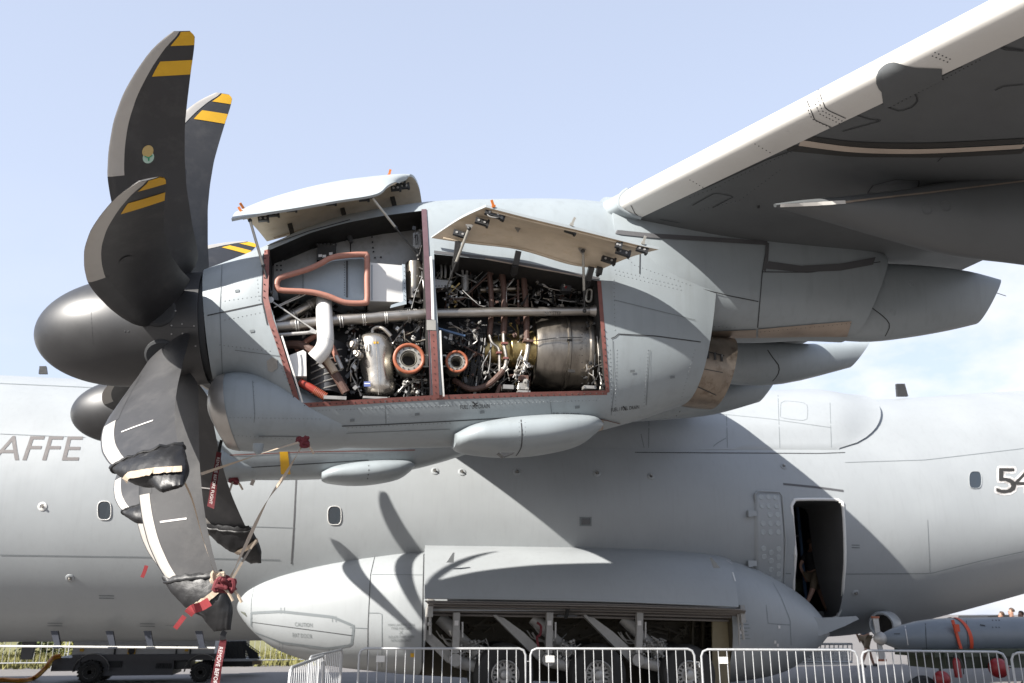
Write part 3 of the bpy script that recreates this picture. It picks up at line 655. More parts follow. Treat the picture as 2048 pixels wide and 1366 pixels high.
# wing-root collar and pylon body aft of the bays
pst = [((1195, 409), (1195, 700), .60, 2.6), ((1270, 415), (1270, 690), .64, 2.8), ((1340, 424), (1340, 684), .618, 2.9), ((1420, 430), (1405, 676), .56, 3), ((1530, 440), (1530, 678), .50, 3), ((1640, 455), (1610, 676), .42, 3), ((1755, 520), (1694, 680), .33, 3)]
pr_ = pxloft(pst, NY, 56, 5); mb = MB(); mb.loft(pr_); pyl = mb.build('pylon_fairing', M['grey'], AC, 45); BP = bvh(pyl)
mb = MB(); mb.loft([[q+D2 for q in r] for r in pr_]); mb.build('pylon_fairing', M['grey'], AC, 45)
tst = [((1690, 535), (1680, 678), .25, 2.6), ((1760, 532), (1750, 681), .27, 2.6), ((1850, 536), (1830, 672), .25, 2.5), ((1930, 545), (1900, 660), .2, 2.4), ((1998, 560), (1953, 648), .1, 2.4)]
tr_ = pxloft(tst, NY, 40, 4); mb = MB(); mb.loft(tr_); tl_ = mb.build('flap_track_fairing', M['grey'], AC, 45); BT = bvh(tl_)
mb = MB(); mb.loft(pxloft([((1400, 680), (1400, 742), .2, 2.3), ((1470, 682), (1460, 766), .32, 2.3), ((1600, 690), (1570, 766), .36, 2.3), ((1737, 684), (1700, 735), .12, 2.3)], 13.2, 40, 4)); t2 = mb.build('flap_track_fairing', M['grey'], AC, 45)
mb = MB(); mb.loft(pxloft([((1240, 770), (1240, 845), .2, 2.3), ((1350, 772), (1340, 838), .3, 2.3), ((1460, 765), (1430, 828), .3, 2.3), ((1548, 762), (1518, 804), .12, 2.3)], 14.6, 40, 4)); t3 = mb.build('flap_track_fairing', M['grey'], AC, 45)
BT2 = bvh(t2); BT3 = bvh(t3)
ribbon(BT, [tuple(q[:2]) for q in catmull([(1732, 585, 0), (1738, 610, 0), (1765, 632, 0), (1779, 650, 0), (1770, 672, 0)], 4)], .012, M['seam'], 'panel_seam', tl_)
ribbon(BT2, [tuple(q[:2]) for q in catmull([(1535, 700, 0), (1545, 715, 0), (1558, 733, 0), (1555, 750, 0), (1545, 762, 0)], 4)], .02, M['seam'], 'panel_seam', t2)
ribbon(BT3, [(1360, 822), (1352, 832)], .02, M['seam'], 'panel_seam', t3)
for b_, q, par in ((BT, (1764, 567), tl_), (BT, (1823, 567), tl_), (BT, (1786, 625), tl_), (BT2, (1563, 714), t2)):
    h = hit(b_, *q)
    if h: mb = MB(); mb.torus(h[0], h[1], .035, .003, 20, 5); mb.torus(h[0], h[1], .016, .002, 14, 5); mb.build('round_access_cover', M['grey'], par)
mb = MB(); mb.tube([at(1975, 580, NY-.05), at(2012, 592, NY-.05)], .004, 6); mb.build('static_wick', M['gun'], tl_)
# heat shield strip, cove and seams of the pylon
sh = [(1405, 662), (1500, 659), (1530, 656), (1620, 648), (1708, 641), (1694, 672), (1600, 675), (1480, 671), (1407, 680)]
def strip2(b, top, bot, m_, name, parent, off, n=24):
    T = interp([(x, y, 0) for x, y in top], n); B = interp([(x, y, 0) for x, y in bot], n); rows = []
    for a, c in zip(T, B):
        r = [hit(b, *(a.lerp(c, j/5).to_2d()), off) for j in range(6)]
        if all(r): rows.append([q[0] for q in r])
    if len(rows) < 2: return
    mb = MB(); mb.loft(rows, False, False, 0, False); return mb.build(name, M[m_], parent, 50, False)
strip2(BP, [(1405, 662), (1510, 658), (1512, 658)], [(1405, 675), (1510, 674), (1512, 674)], 'heat', 'heat_shield', pyl, .012)
strip2(BP, [(1516, 657), (1620, 648), (1702, 642)], [(1516, 674), (1620, 672), (1694, 672)], 'heat', 'heat_shield', pyl, .012)
dots(BP, [[(1520, 662), (1700, 646)]], .005, M['seam'], 'rivets', pyl, 9, .016)
for px in ([(1534, 486), (1524, 545), (1515, 655)], [(1402, 578), (1460, 592), (1516, 603)], [(1523, 544), (1620, 545), (1760, 524)]): ribbon(BP, px, .010, M['seam'], 'panel_seam', pyl, .006)
ribbon(BP, [(1393, 590), (1400, 660), (1403, 676)], .008, M['rivet'], 'panel_seam', pyl, .006)
ribbon(BP, [(1215, 463), (1300, 472), (1400, 478), (1534, 487)], .05, M['seal'], 'sealant_band', pyl, .012)
ribbon(BP, [(1534, 486), (1532, 520), (1527, 542)], .04, M['seal'], 'sealant_band', pyl, .010)
strip2(BP, [(1536, 523), (1600, 532), (1680, 528), (1750, 515)], [(1530, 538), (1600, 545), (1680, 542), (1745, 530)], 'seal', 'cove_band', pyl, .010)
dots(BP, [[(1398, 590), (1405, 655)], [(1390, 592), (1396, 655)], [(1405, 652), (1470, 655)], [(1400, 585), (1260, 545)], [(1405, 580), (1260, 538)], [(1260, 552), (1385, 585)], [(1260, 500), (1258, 540)]], .008, M['rivet'], 'rivets', pyl, 8)
# cowl skirt details on the side between nacelle and pylon
# exhaust nozzle: hollow bent duct
nz = pxloft([((1360, 672), (1330, 800), .42, 2.2), ((1410, 678), (1385, 812), .42, 2.2), ((1456, 680), (1427, 817), .36, 2.2)], NY, 40, 5)
mb = MB(); mb.loft(nz, False, False); inner = [[c+(q-c)*.93 for q in r] for r in nz for c in [sum(r, V((0, 0, 0)))/len(r)]]
mb.loft(inner[::-1], False, True); k = len(nz)*40
e0 = (len(nz)-1)*40
for i in range(40): mb.f.append((e0+i, e0+(i+1) % 40, k+(i+1) % 40, k+i)); mb.mi.append(0)
noz = mb.build('exhaust_nozzle', M['nozzle'], AC, 50); BZ = bvh(noz)
ribbon(BZ, [(1400, 700), (1448, 712)], .012, M['dark'], 'slot_line', noz, .006)
for x, y in ((1402, 706), (1415, 710), (1429, 713), (1442, 716)):
    h = hit(BZ, x, y, .01)
    if h: mb = MB(); mb.box(h[0], (.018, .02, .075)); mb.build('bracket', M['gun'], noz)
ribbon(BZ, [(1388, 770), (1432, 790)], .010, M['gun'], 'panel_seam', noz, .005); ribbon(BZ, [(1392, 735), (1445, 745)], .008, M['gun'], 'panel_seam', noz, .005)
mb = MB(); mb.loft([[q+D2 for q in r] for r in nz], False, False); mb.build('exhaust_nozzle', M['nozzle'], AC, 50)
# intake scoop (chin) with rounded lip
ist = [((444, 772), (450, 882), .34, 2.6), ((440, 764), (452, 890), .42, 2.6), ((452, 757), (470, 896), .47, 2.6), ((490, 752), (510, 899), .5, 2.6), ((560, 762), (580, 899), .50, 2.4), ((640, 800), (660, 896), .43, 2.3), ((720, 820), (730, 886), .32, 2.2)]
# D shaped lip that curves toward the camera
def scoop(dv, parent_label):
    rs = pxloft(ist, NY, 48, 4)
    def bow(r, k):   # the lip bulges forward at mid height
        c = sum(r, V((0, 0, 0)))/len(r); h = max(q.z for q in r)-c.z
        return [q+V((-k*(1-((q.z-c.z)/h)**2), 0, 0)) for q in r]
    rs = [bow(r, .10*max(0, 1-i/14)) for i, r in enumerate(rs)]
    mb = MB(); mb.loft([[q+dv for q in r] for r in rs], False, True)
    r0 = rs[0]; c = sum(r0, V((0, 0, 0)))/len(r0)
    ins = [[c+(q-c)*s_+V((dx, 0, 0)) for q in r0] for s_, dx in ((1, 0), (.9, .04), (.85, .14), (.8, .7))]
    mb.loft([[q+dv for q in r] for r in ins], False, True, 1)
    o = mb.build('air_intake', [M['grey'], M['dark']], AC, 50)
    lipr = rs[:10]; mb = MB(); mb.loft([[c2+(q-c2)*1.012+dv+V((-.004, 0, 0)) for q in r] for r in lipr for c2 in [sum(r, V((0, 0, 0)))/len(r)]], False, False)
    mb.build('intake_lip', M['lip'], o, 60)
    return o
M['lip'] = mat('bare_metal_lip', (.55, .52, .48), .33, metal=.7, dirt=.2, dscale=4)
sc1 = scoop(V((0, 0, 0)), ''); sc2 = scoop(D2, ''); BSC = bvh(sc1); BSC2 = bvh(sc2)
for px in ([(505, 762), (510, 830), (508, 845)],): ribbon(BSC, px, .005, M['seaml'], 'panel_seam', sc1, .004)
dots(BSC, [[(460, 835), (640, 838)], [(507, 765), (509, 835)], [(460, 870), (600, 880)]], .005, M['rivet'], 'rivets', sc1, 8)
ribbon(BSC, [(518, 872), (600, 873)], .012, M['seaml'], 'stencil_mark', sc1, .004)
# chin pods (cooler outlets)
def pod(dv):
    rs = pxloft([((908, 870), (908, 895), .18, 2.3), ((945, 853), (925, 903), .34, 2.3), ((1000, 842), (985, 911), .40, 2.3), ((1060, 836), (1050, 911), .42, 2.3), ((1120, 834), (1110, 903), .40, 2.3), ((1180, 836), (1160, 890), .3, 2.2), ((1205, 848), (1190, 868), .12, 2)], NY-.28, 40, 4)
    mb = MB(); mb.loft([[q+dv for q in r] for r in rs]); return mb.build('cooler_outlet_pod', M['grey'], AC, 45)
pd1 = pod(V((0, 0, 0))); pd2 = pod(D2); BPD = bvh(pd1); BPD2 = bvh(pd2)
ribbon(BPD, [tuple(q[:2]) for q in catmull([(1042, 840, 0), (1044, 870, 0), (1042, 895, 0), (1032, 911, 0)], 4)], .010, M['seam'], 'panel_seam', pd1); dots(BPD, [[(1038, 845), (1040, 890)], [(1050, 845), (1050, 890)]], .004, M['rivet'], 'rivets', pd1, 8)
ribbon(BPD2, [(737, 922), (738, 940), (735, 958)], .014, M['seam'], 'panel_seam', pd2)
mb = MB(); mb.prism([at(997, 905, 7.55), at(1030, 905, 7.55), at(1008, 914, 7.55)], (0, .1, 0)); mb.build('drain_scoop', M['gun'], pd1, 0)
patch(BN, [(1172, 836), (1206, 838), (1205, 856), (1188, 862), (1175, 850)], M['heat'], 'outlet_plate', nac, .01, .01); ribbon(BN, [(1168, 833), (1208, 838), (1240, 846)], .012, M['brownhose'], 'outlet_edge', nac, .012)
for px in ([(505, 905), (600, 899), (760, 905)], ): pass
ribbon(BN2, [(460, 910), (600, 904), (830, 900)], .016, M['primer'], 'panel_seam', nac2, .006); ribbon(BN2, [(494, 935), (660, 925), (737, 920)], .014, M['seam'], 'panel_seam', nac2, .006)
ys = strip2(BN2, [(559, 897), (575, 897)], [(562, 948), (581, 948)], 'yellow', 'yellow_band', nac2, .008, 4) or strip2(BSC2, [(559, 897), (575, 897)], [(562, 946), (581, 946)], 'yellow', 'yellow_band', sc2, .008, 4)
for b_, par, pts in ((None, nac2, ((507, 960, 503, 970), (652, 895, 652, 915))),):
    for x0, y0, x1, y1 in pts: mb = MB(); mb.bar(at(x0, y0, 14.1), at(x1, y1, 14.1), .07, .05); mb.build('drain_mast', M['heat'], par, 0)
# tie down eyes with drain pipes
mb = MB(); mb.lathe(at(517, 888, 7.98), (0, 0, -1), [(0, .05), (.06, .045), (.09, .02)], 12); mb.build('drain_cup', M['grey'], sc1)

# spinners and blades ------------------------------------------------------------
DEL = radians(5.6); TOE = radians(3.6); AX = V((cos(DEL)*cos(TOE), -cos(DEL)*sin(TOE), sin(DEL))); NEAR = V((-sin(TOE), -cos(TOE), 0)); UPd = NEAR.cross(AX)
RP = 2.665
def pl(x, tab):
    for (a, b_), (c, d) in zip(tab, tab[1:]):
        if x <= c: t = (x-a)/(c-a); t = max(0, min(1, t)); return b_+(d-b_)*t
    return tab[-1][1]
LE_T = [(.17, -.17), (.22, -.235), (.30, -.28), (.39, -.31), (.5, -.325), (.57, -.318), (.65, -.27), (.74, -.19), (.82, -.08), (.88, .035), (.94, .17), (.97, .26), (1.0, .38)]
TE_T = [(.165, .23), (.225, .375), (.28, .36), (.36, .335), (.5, .318), (.6, .335), (.7, .368), (.78, .415), (.88, .48), (.95, .53), (.985, .545), (1.0, .51)]
TW_T = [(.17, 44), (.3, 36), (.5, 26), (.7, 20), (1, 14)]
TH_T = [(.17, .12), (.3, .085), (.5, .05), (.8, .028), (1, .012)]
def smoothpl(x, tab): return (pl(x-.015, tab)+pl(x, tab)+pl(x+.015, tab))/3 if x < .97 else pl(x, tab)
def bpt(hub, phi, r, u, side, off=0.):
    le, te = smoothpl(r, LE_T), smoothpl(r, TE_T); x = le+(te-le)*u; tw = radians(pl(r, TW_T)); th = pl(r, TH_T)
    prof = (max(0., u)**.5)*(1-max(0, u))*2.0 if u < 1 else 0; prof = min(1, prof*1.3)
    y = side*(th/2*prof+off)
    rad = UPd*cos(phi)+NEAR*sin(phi); tau = -UPd*sin(phi)+NEAR*cos(phi)
    ax = cos(tw)*x+sin(tw)*y; ta = -sin(tw)*x+cos(tw)*y       # LE (x<0) leans along +tau
    return hub+AX*ax+tau*ta+rad*(r*RP)
US = [0, .015, .05, .1, .17, .25, .35, .45, .55, .65, .75, .85, .93, 1.0]
RSB = [.17+.83*i/46 for i in range(47)]
def bladepatch(hub, phi, rr, u0f, u1f, off, m_, name, par, sides=(1, -1), nu=8):
    mb = MB()
    for s_ in sides:
        rows = [[bpt(hub, phi, r, u0f(r)+(u1f(r)-u0f(r))*j/nu, s_, off) for j in range(nu+1)] for r in rr]
        mb.loft(rows, False, False, 0, False)
    return mb.build(name, M[m_], par, 60, False)
def blade(hub, phi, badge='green', lower=False):
    mb = MB(); rings = []
    for r in RSB:
        rings.append([bpt(hub, phi, r, u, 1) for u in US]+[bpt(hub, phi, r, u, -1) for u in US[-2:0:-1]])
    mb.loft(rings); o = mb.build('propeller_blade', M['black'], AC, 50)
    r0 = .57
    # nickel guard wraps the leading edge
    rr = [r0+(1-r0)*i/26 for i in range(27)]
    wU = lambda r: pl(r, [(.5, .21), (.6, .2), (.7, .2), (.8, .215), (.9, .25), (.96, .30), (1, .38)])
    mb = MB(); rows = []
    for r in rr:
        w_ = wU(r); rows.append([bpt(hub, phi, r, w_*j/6, 1, .003) for j in range(6, -1, -1)]+[bpt(hub, phi, r, w_*j/6, -1, .003) for j in range(1, 7)])
    mb.loft(rows, False, False, 0, False); mb.build('leading_edge_guard', M['nickel'], o, 60, False)
    rr = [.30+.27*i/10 for i in range(11)]
    mb = MB(); rows = []
    for r in rr: rows.append([bpt(hub, phi, r, .24*j/5, 1, .002) for j in range(5, -1, -1)]+[bpt(hub, phi, r, .24*j/5, -1, .002) for j in range(1, 6)])
    mb.loft(rows, False, False, 0, False); mb.build('de_icing_boot', M['boot'], o, 60, False)
    for a, b_ in ((.957, .998), (.868, .912)):
        bladepatch(hub, phi, [a+(b_-a)*i/4 for i in range(5)], lambda r: wU(r)+.09, lambda r: .995, .0035, 'yellow', 'yellow_tip_band', o)
    if badge:
        for (rc, uc, mm) in ((.638, .50, 'badgea'), (.618, .51, 'badgeb')) if badge == 'green' else ((.62, .48, 'boot'),):
            mb = MB(); sd_ = 1 if cos(phi) > 0 else -1
            mb.add([bpt(hub, phi, rc+.019*sin(2*pi*k/20), uc+.075*cos(2*pi*k/20), sd_, .006 if mm != 'badgeb' else .005) for k in range(20)], [tuple(range(20))])
            mb.build('badge', M[mm], o, 0, False)
        if badge == 'green':
            for a0, b0 in (((.617, .512), (.607, .512)), ((.617, .512), (.624, .46)), ((.617, .512), (.624, .56))):
                mb = MB(); p0 = bpt(hub, phi, *a0, sd_, .008); p1 = bpt(hub, phi, *b0, sd_, .008); d = (p1-p0); sv_ = d.cross(NEAR).normalized()*.006
                mb.add([p0+sv_, p1+sv_, p1-sv_, p0-sv_], [(0, 1, 2, 3)]); mb.build('badge_leaf', M['green'], o, 0, False)
    if lower:
        bladepatch(hub, phi, [.668, .671, .674], lambda r: .3, lambda r: .72, .004, 'textw', 'white_line', o)
    return o
M['boot'] = mat('grey_black_boot', (.035, .035, .037), .5, dirt=.3, dscale=5, dcol=(.07, .07, .07))
M['badgea'] = mat('badge_gold', (.55, .40, .16), .6, dirt=.5, dscale=60, dcol=(.25, .18, .05)); M['badgeb'] = mat('badge_pale_green', (.45, .62, .52), .6); M['green'] = mat('badge_green', (.02, .30, .14), .6)
HUB1 = V((-1.574, 8.33, 4.21)); HUB2 = HUB1+D2
def spinner(hub):
    base = hub+AX*.33; tip = hub-AX*1.20; prof = []
    Ls = 1.53; Ln = .88
    for i in range(25):
        a = pi/2*i/24; prof.append(((1-cos(a))*Ln, .515*sin(a)))
    prof += [(1.1, .522), (1.35, .53), (1.53, .535)]
    mb = MB(); mb.lathe(tip, AX, prof, 72); o = mb.build('spinner', M['spin'], AC, 50)
    mb = MB(); mb.lathe(tip+AX*1.53, AX, [(0, .5), (.05, .5)], 48); mb.build('hub_gap_ring', M['seam'], o)
    return o
sp1 = spinner(HUB1); sp2 = spinner(HUB2); BSP = bvh(sp1)
ribbon(BSP, [(181, 600), (183, 640), (186, 690)], .003, M['boot'], 'spinner_seam', sp1, .002); ribbon(BSP, [(338, 640), (339, 655), (400, 655)], .004, M['seam'], 'spinner_seam', sp1, .003)
dots(BSP, [[(343, 651)], [(364, 648)], [(388, 652)], [(343, 668)], [(365, 667)], [(351, 622)], [(391, 692)]], .008, M['rim'], 'spinner_fasteners', sp1, 8, .006)
dots(BSP, [[(250, 663)], [(257, 663)]], .009, M['seam'], 'spinner_fasteners', sp1, 8, .003)
PH0 = 43.4
for k in range(8):
    d = PH0+45*k; low = 100 < d < 260
    b_ = blade(HUB1, radians(d), 'green' if d in (PH0,) or d == PH0+315 or d == PH0+270 else ('plain' if d == PH0+45 else None), low)
    rd = UPd*cos(radians(d))+NEAR*sin(radians(d))
    mb = MB(); mb.lathe(HUB1+rd*.44, rd, [(0, .15), (.085, .15), (.1, .13)], 24); mb.build('blade_root_cuff', M['seam'], b_)
for k in range(8):
    blade(HUB2, radians(PH0+6+45*k), None, False)
#@@BAY
# engine inside the bay -------------------------------------------------------
def A(x, y, Y=7.95): return at(x, y, Y)
mb = MB(); c0 = A(560, 690, 8.62); c1_ = A(1190, 690, 8.62)
mb.tube([c0, c0.lerp(c1_, .3), c0.lerp(c1_, .55), c1_], [.2, .3, .36, .42], 40)
eng = mb.build('engine', M['gun'], AC); eng['label'] = 'exposed engine in the open nacelle'
def part(mb, name, m, smooth=35, label=None, par=None):
    o = mb.build(name, M[m] if isinstance(m, str) else m, par or eng, smooth)
    if label: o['label'] = label
    return o
def sheet(px, Y, m, name, th=.01, dY=0):
    mb = MB(); mb.prism([A(x, y, Y) for x, y in px], (0, th, 0)); return part(mb, name, m, 0)
def pipe(px, r, Y, m, name='pipe', sub=6, n=10):
    P = catmull([A(*q[:2], q[2] if len(q) > 2 else Y) for q in px], sub); mb = MB(); mb.tube(P, r, n); return part(mb, name, m)
# upper liner sheets of the forward bay
sheet([(545, 520), (575, 505), (640, 487), (700, 474), (700, 600), (545, 600)], 8.30, 'alu', 'liner_panel')
sheet([(702, 474), (780, 460), (848, 448), (850, 605), (702, 600)], 8.31, 'alu', 'liner_panel')
sheet([(548, 500), (568, 497), (568, 548), (548, 560)], 8.27, 'alu', 'perforated_strip')
for i in range(5):
    for j in range(2): mb = MB(); mb.lathe(A(554+j*8, 504+i*9, 8.262), (0, -1, 0), [(0, .009), (.003, .009)], 8); part(mb, 'strip_hole', 'dark')
for q in ((744, 474), (745, 484), (746, 495), (747, 503), (735, 514), (750, 515), (762, 514), (655, 483), (700, 468), (690, 481)):
    mb = MB(); mb.lathe(A(*q, 8.295), (0, -1, 0), [(0, .009), (.006, .006)], 8); part(mb, 'bolt', 'dark')
pipe([(541, 492), (640, 462), (700, 444), (846, 424)], .012, 8.3, 'seal', 'upper_seal')
# black control box
mb = MB(); mb.box(A(653, 509, 8.2), (.18, .1, .17)); cb = part(mb, 'control_box', 'dark', 0)
for i in range(6): mb = MB(); mb.lathe(A(634+i*7.5, 491, 8.17), (0, 0, 1), [(0, .012), (.02, .012), (.022, .006)], 8); part(mb, 'connector', 'gun')
for q in ((640, 511), (648, 512), (661, 507)): sheet([(q[0]-3, q[1]-2), (q[0]+4, q[1]-2.5), (q[0]+4, q[1]+2.5), (q[0]-3, q[1]+3)], 8.147, 'textw', 'data_plate', .002)
# slotted grey bracket
sb = [(826, 466), (842, 463), (846, 470), (842, 494), (832, 497), (826, 492)]
sheet(sb, 8.02, 'alu', 'slotted_bracket', .012); mb = MB(); P = [A(831, 471, 8.015), A(834, 469, 8.015), A(836, 487, 8.015), A(832, 489, 8.015)]; mb.tube(P+[P[0]], .004, 6); part(mb, 'slot_edge', 'dark')
# fuel cooler duct with salmon seal
SE = [(553, 571), (556, 560), (565, 554), (612, 540), (640, 528), (664, 515), (700, 510), (728, 509), (734, 514), (734, 560), (734, 600), (728, 606), (690, 605), (655, 592), (620, 584), (565, 581), (556, 577)]
P = catmull([A(x, y, 7.78) for x, y in SE+[SE[0]]], 4); mb = MB(); mb.tube(P, .027, 14); part(mb, 'intake_seal', 'salmon', label='salmon rubber seal round the wedge shaped intake')
ins = [(565, 571), (570, 563), (620, 548), (648, 534), (668, 524), (700, 519), (724, 518), (725, 596), (690, 596), (660, 583), (622, 576), (570, 575)]
mb = MB(); o_ = [A(x, y, 7.80) for x, y in SE]; i_ = [A(x, y, 7.90) for x, y in ins]
mb.prism([A(x, y, 7.93) for x, y in SE], (0, .35, 0)); part(mb, 'intake_duct', 'duct', 30)
mb = MB(); T_ = catmull([A(x, y, 7.80) for x, y in SE+[SE[0]]], 1); B_ = [A(x+(640-x)*.03, y+(563-y)*.12, 7.92) for x, y in SE+[SE[0]]]
mb.loft([T_, B_], False, False, 0, False); part(mb, 'duct_wall', 'duct', 30)
mb = MB(); mb.bar(A(694, 522, 7.92), A(694, 594, 7.92), .012, .012); part(mb, 'duct_rib', 'seam')
for i in range(14): mb = MB(); mb.lathe(A(689, 525+i*5, 7.925), (0, -1, 0), [(0, .004), (.004, .003)], 6); part(mb, 'rivet', 'seam')
mb = MB(); mb.bar(A(606, 548, 7.922), A(606, 578, 7.922), .004, .004); part(mb, 'duct_rib', 'seam')
mb = MB(); P0 = [A(738, 525, 7.84), A(806, 531, 7.9), A(810, 604, 7.9), A(738, 602, 7.84)]; mb.prism(P0, (0, .32, 0)); part(mb, 'white_duct_section', 'white', 20)
mb = MB(); mb.prism([A(804, 528, 7.885), A(810, 529, 7.885), A(813, 608, 7.885), A(780, 616, 7.885), (A(782, 610, 7.885)), A(806, 602, 7.885)], (0, .02, 0)); part(mb, 'duct_flange', 'duct', 0)
for i in range(9): mb = MB(); mb.lathe(A(809, 535+i*8, 7.88), (0, -1, 0), [(0, .004), (.004, .003)], 6); part(mb, 'rivet', 'seam')
mb = MB(); mb.bar(A(744, 530, 7.845), A(744, 600, 7.845), .01, .01); part(mb, 'duct_rib', 'duct')
mb = MB(); mb.tube([A(829, 527, 8.0), A(829, 600, 8.0)], .085, 24); part(mb, 'valve_drum', 'bronze')
# long bleed tube with clamps
tb = [A(545, 655, 7.86), A(680, 640, 7.86), A(855, 628, 7.84)]
mb = MB(); mb.tube([tb[0], tb[1], tb[2]], .052, 20); part(mb, 'main_bleed_tube', 'steel')
mb = MB(); mb.tube([A(868, 627, 7.84), A(1000, 624, 7.84), A(1180, 622, 7.84)], [.045, .045, .043], 20); part(mb, 'main_bleed_tube', 'steel')
mb = MB(); mb.tube([A(1178, 622, 7.84), A(1200, 622, 7.84)], [.043, .085], 16); part(mb, 'tube_flare', 'steel')
mb = MB(); mb.tube([A(852, 628, 7.84), A(858, 628, 7.84), A(864, 627.5, 7.84), A(874, 627, 7.84)], [.052, .068, .068, .045], 20); part(mb, 'tube_joint', 'steel')
def ontube(x, a, b_): t = (x-a[0])/(b_[0]-a[0]); return a[1]+(b_[1]-a[1])*t
for x in (592, 597, 680, 685, 726, 730, 770, 774, 816, 820, 829, 833):
    y = ontube(x, (545, 655), (855, 628)); mb = MB(); mb.torus(A(x, y, 7.853), (tb[2]-tb[0]), .054, .006, 20, 6); part(mb, 'tube_clamp', 'rim')
mb = MB(); mb.tube([A(552, 648, 7.98), A(630, 604, 7.98), A(650, 592, 8.05)], .045, 18); part(mb, 'diagonal_tube', 'steel')
for q in ((585, 629), (590, 627), (618, 611), (623, 608)): mb = MB(); mb.torus(A(*q, 7.98), (A(630, 604, 7.98)-A(552, 648, 7.98)), .047, .005, 18, 6); part(mb, 'tube_clamp', 'rim')
surf = None
free_text('NO STEP', A(795, 618, 7.77), A(820, 615.5, 7.77), A(795, 624, 7.77), M['seam'], 'stencil_lettering', eng)
free_text('NO STEP', A(1090, 623, 7.78), A(1122, 623, 7.78), A(1090, 630, 7.78), M['seam'], 'stencil_lettering', eng)
# white elbow duct
P = catmull([A(649, 596, 8.0), A(648, 612, 7.9), A(649, 640, 7.77), A(651, 672, 7.72), (A(650, 688, 7.72)), A(643, 703, 7.72), A(629, 718, 7.74)], 6); mb = MB(); mb.tube(P, [.075]*len(P), 24); part(mb, 'elbow_duct', 'white')
mb = MB(); mb.torus(A(651, 680, 7.72), (P[25]-P[22]), .075, .004, 24, 5); part(mb, 'duct_joint', 'duct')
mb = MB(); mb.prism([A(575, 712, 7.80), A(606, 700, 7.80), A(612, 704, 7.80), A(613, 752, 7.80), A(590, 752, 7.80)], (0, .3, 0)); part(mb, 'white_outlet_box', 'white', 0)
# struts across the front corner
pipe([(541, 601, 7.8), (632, 663, 7.78)], .008, 7.8, 'rim', 'brace_rod'); pipe([(548, 615), (600, 590)], .006, 7.85, 'rim', 'brace_rod'); pipe([(560, 612), (612, 588)], .006, 7.85, 'rim', 'brace_rod')
pipe([(558, 670, 7.82), (634, 664, 7.8)], .016, 7.8, 'rim', 'brace_rod'); mb = MB(); mb.prism([A(616, 664, 7.77), A(624, 656, 7.77), A(634, 662, 7.77), A(632, 668, 7.77)], (0, .01, 0)); part(mb, 'brace_gusset', 'rim', 0)
mb = MB(); mb.lathe(A(541, 600, 7.78), (0, -1, 0), [(0, .03), (.01, .03)], 12); part(mb, 'brace_lug', 'rim')
# ribbed reduction gearbox cover
gx = []
for j in range(9):
    a = j/8; gx.append([A(612+82*i/10, 690+a*104-14*sin(pi*i/10), 8.06-.16*sin(pi*i/10)) for i in range(11)])
mb = MB(); mb.loft(gx, False, False, 0, False); gc = part(mb, 'gearbox_cover', 'gungrey' if 'gungrey' in M else 'gun')
for j in range(6):
    y0 = 706+j*14; pipe([(622, y0+12, 7.96), (650, y0, 7.90), (684, y0-8, 7.93)], .007, 7.9, 'alu', 'cover_rib', 3, 6)
pipe([(560, 692, 7.98), (600, 690, 7.92), (640, 712, 7.86), (668, 745, 7.84), (692, 785, 7.84)], .04, 7.9, 'brownhose', 'insulated_pipe')
pipe([(650, 716, 7.815), (662, 732, 7.81), (670, 745, 7.80)], .034, 7.8, 'strap', 'insulation_patch')
pipe([(600, 764, 7.86), (625, 778, 7.84), (652, 794, 7.84)], .036, 7.85, 'redhose', 'red_hose')
for i in range(8): mb = MB(); mb.torus(A(630+i*3, 781+i*1.8, 7.84), A(652, 794, 7.84)-A(625, 778, 7.84), .036, .004, 16, 5); part(mb, 'hose_corrugation', 'orange')
pipe([(590, 700, 8.0), (640, 668, 7.95), (662, 690, 7.9), (676, 722, 7.88)], .026, 7.9, 'salmon', 'insulated_pipe')
pipe([(672, 712, 7.84), (684, 738, 7.82)], .02, 7.83, 'rim', 'pipe_end')
# polished oil tank
prof = [(669, .04), (671, .10), (676, .135), (685, .155), (700, .162), (720, .165), (740, .16), (760, .155), (775, .15), (788, .13), (794, .05)]
mb = MB(); n = 36; rings = []
for y, r in prof:
    xo = {669: 746, 671: 747, 676: 748, 685: 750, 700: 751, 720: 751, 740: 754, 760: 757, 775: 758, 788: 757, 794: 757}[y]
    if 715 < y < 765: r *= .93
    c = A(xo, y, 7.98); rings.append([c+V((cos(2*pi*k/n)*r*1.02, sin(2*pi*k/n)*r*.95, 0)) for k in range(n)])
mb.loft(rings); tank = part(mb, 'oil_tank', 'tank', 60, 'polished silver oil tank')
mb = MB(); P = [A(735, 684, 7.82), A(738, 688, 7.82), A(738, 702, 7.82), A(735, 706, 7.82), A(732, 702, 7.82), A(732, 688, 7.82)]; mb.tube(P+[P[0]], .006, 6); part(mb, 'sight_glass', 'rim'); mb = MB(); mb.bar(A(735, 688, 7.815), A(735, 702, 7.815), .007, .007); part(mb, 'sight_glass_slot', 'dark')
sheet([(728, 763), (741, 763), (741, 773), (728, 773)], 7.823, 'bluelab', 'tank_label', .002); sheet([(729, 766), (740, 766), (740, 768), (729, 768)], 7.821, 'textw', 'tank_label', .002)
sheet([(747, 683), (757, 683), (757, 687), (747, 687)], 7.823, 'yellow', 'tank_label', .002)
for q in ((712, 690), (718, 708), (710, 694), (722, 712)): mb = MB(); mb.lathe(A(*q, 7.85), (-.6, -.8, 0), [(0, .03), (.04, .03), (.05, .02), (.07, .02)], 12); part(mb, 'tank_fitting', 'steel')
pipe([(746, 672, 7.9), (745, 660, 7.9), (755, 654, 7.88), (768, 658, 7.86), (782, 672, 7.86)], .018, 7.9, 'steel', 'tank_vent_pipe')
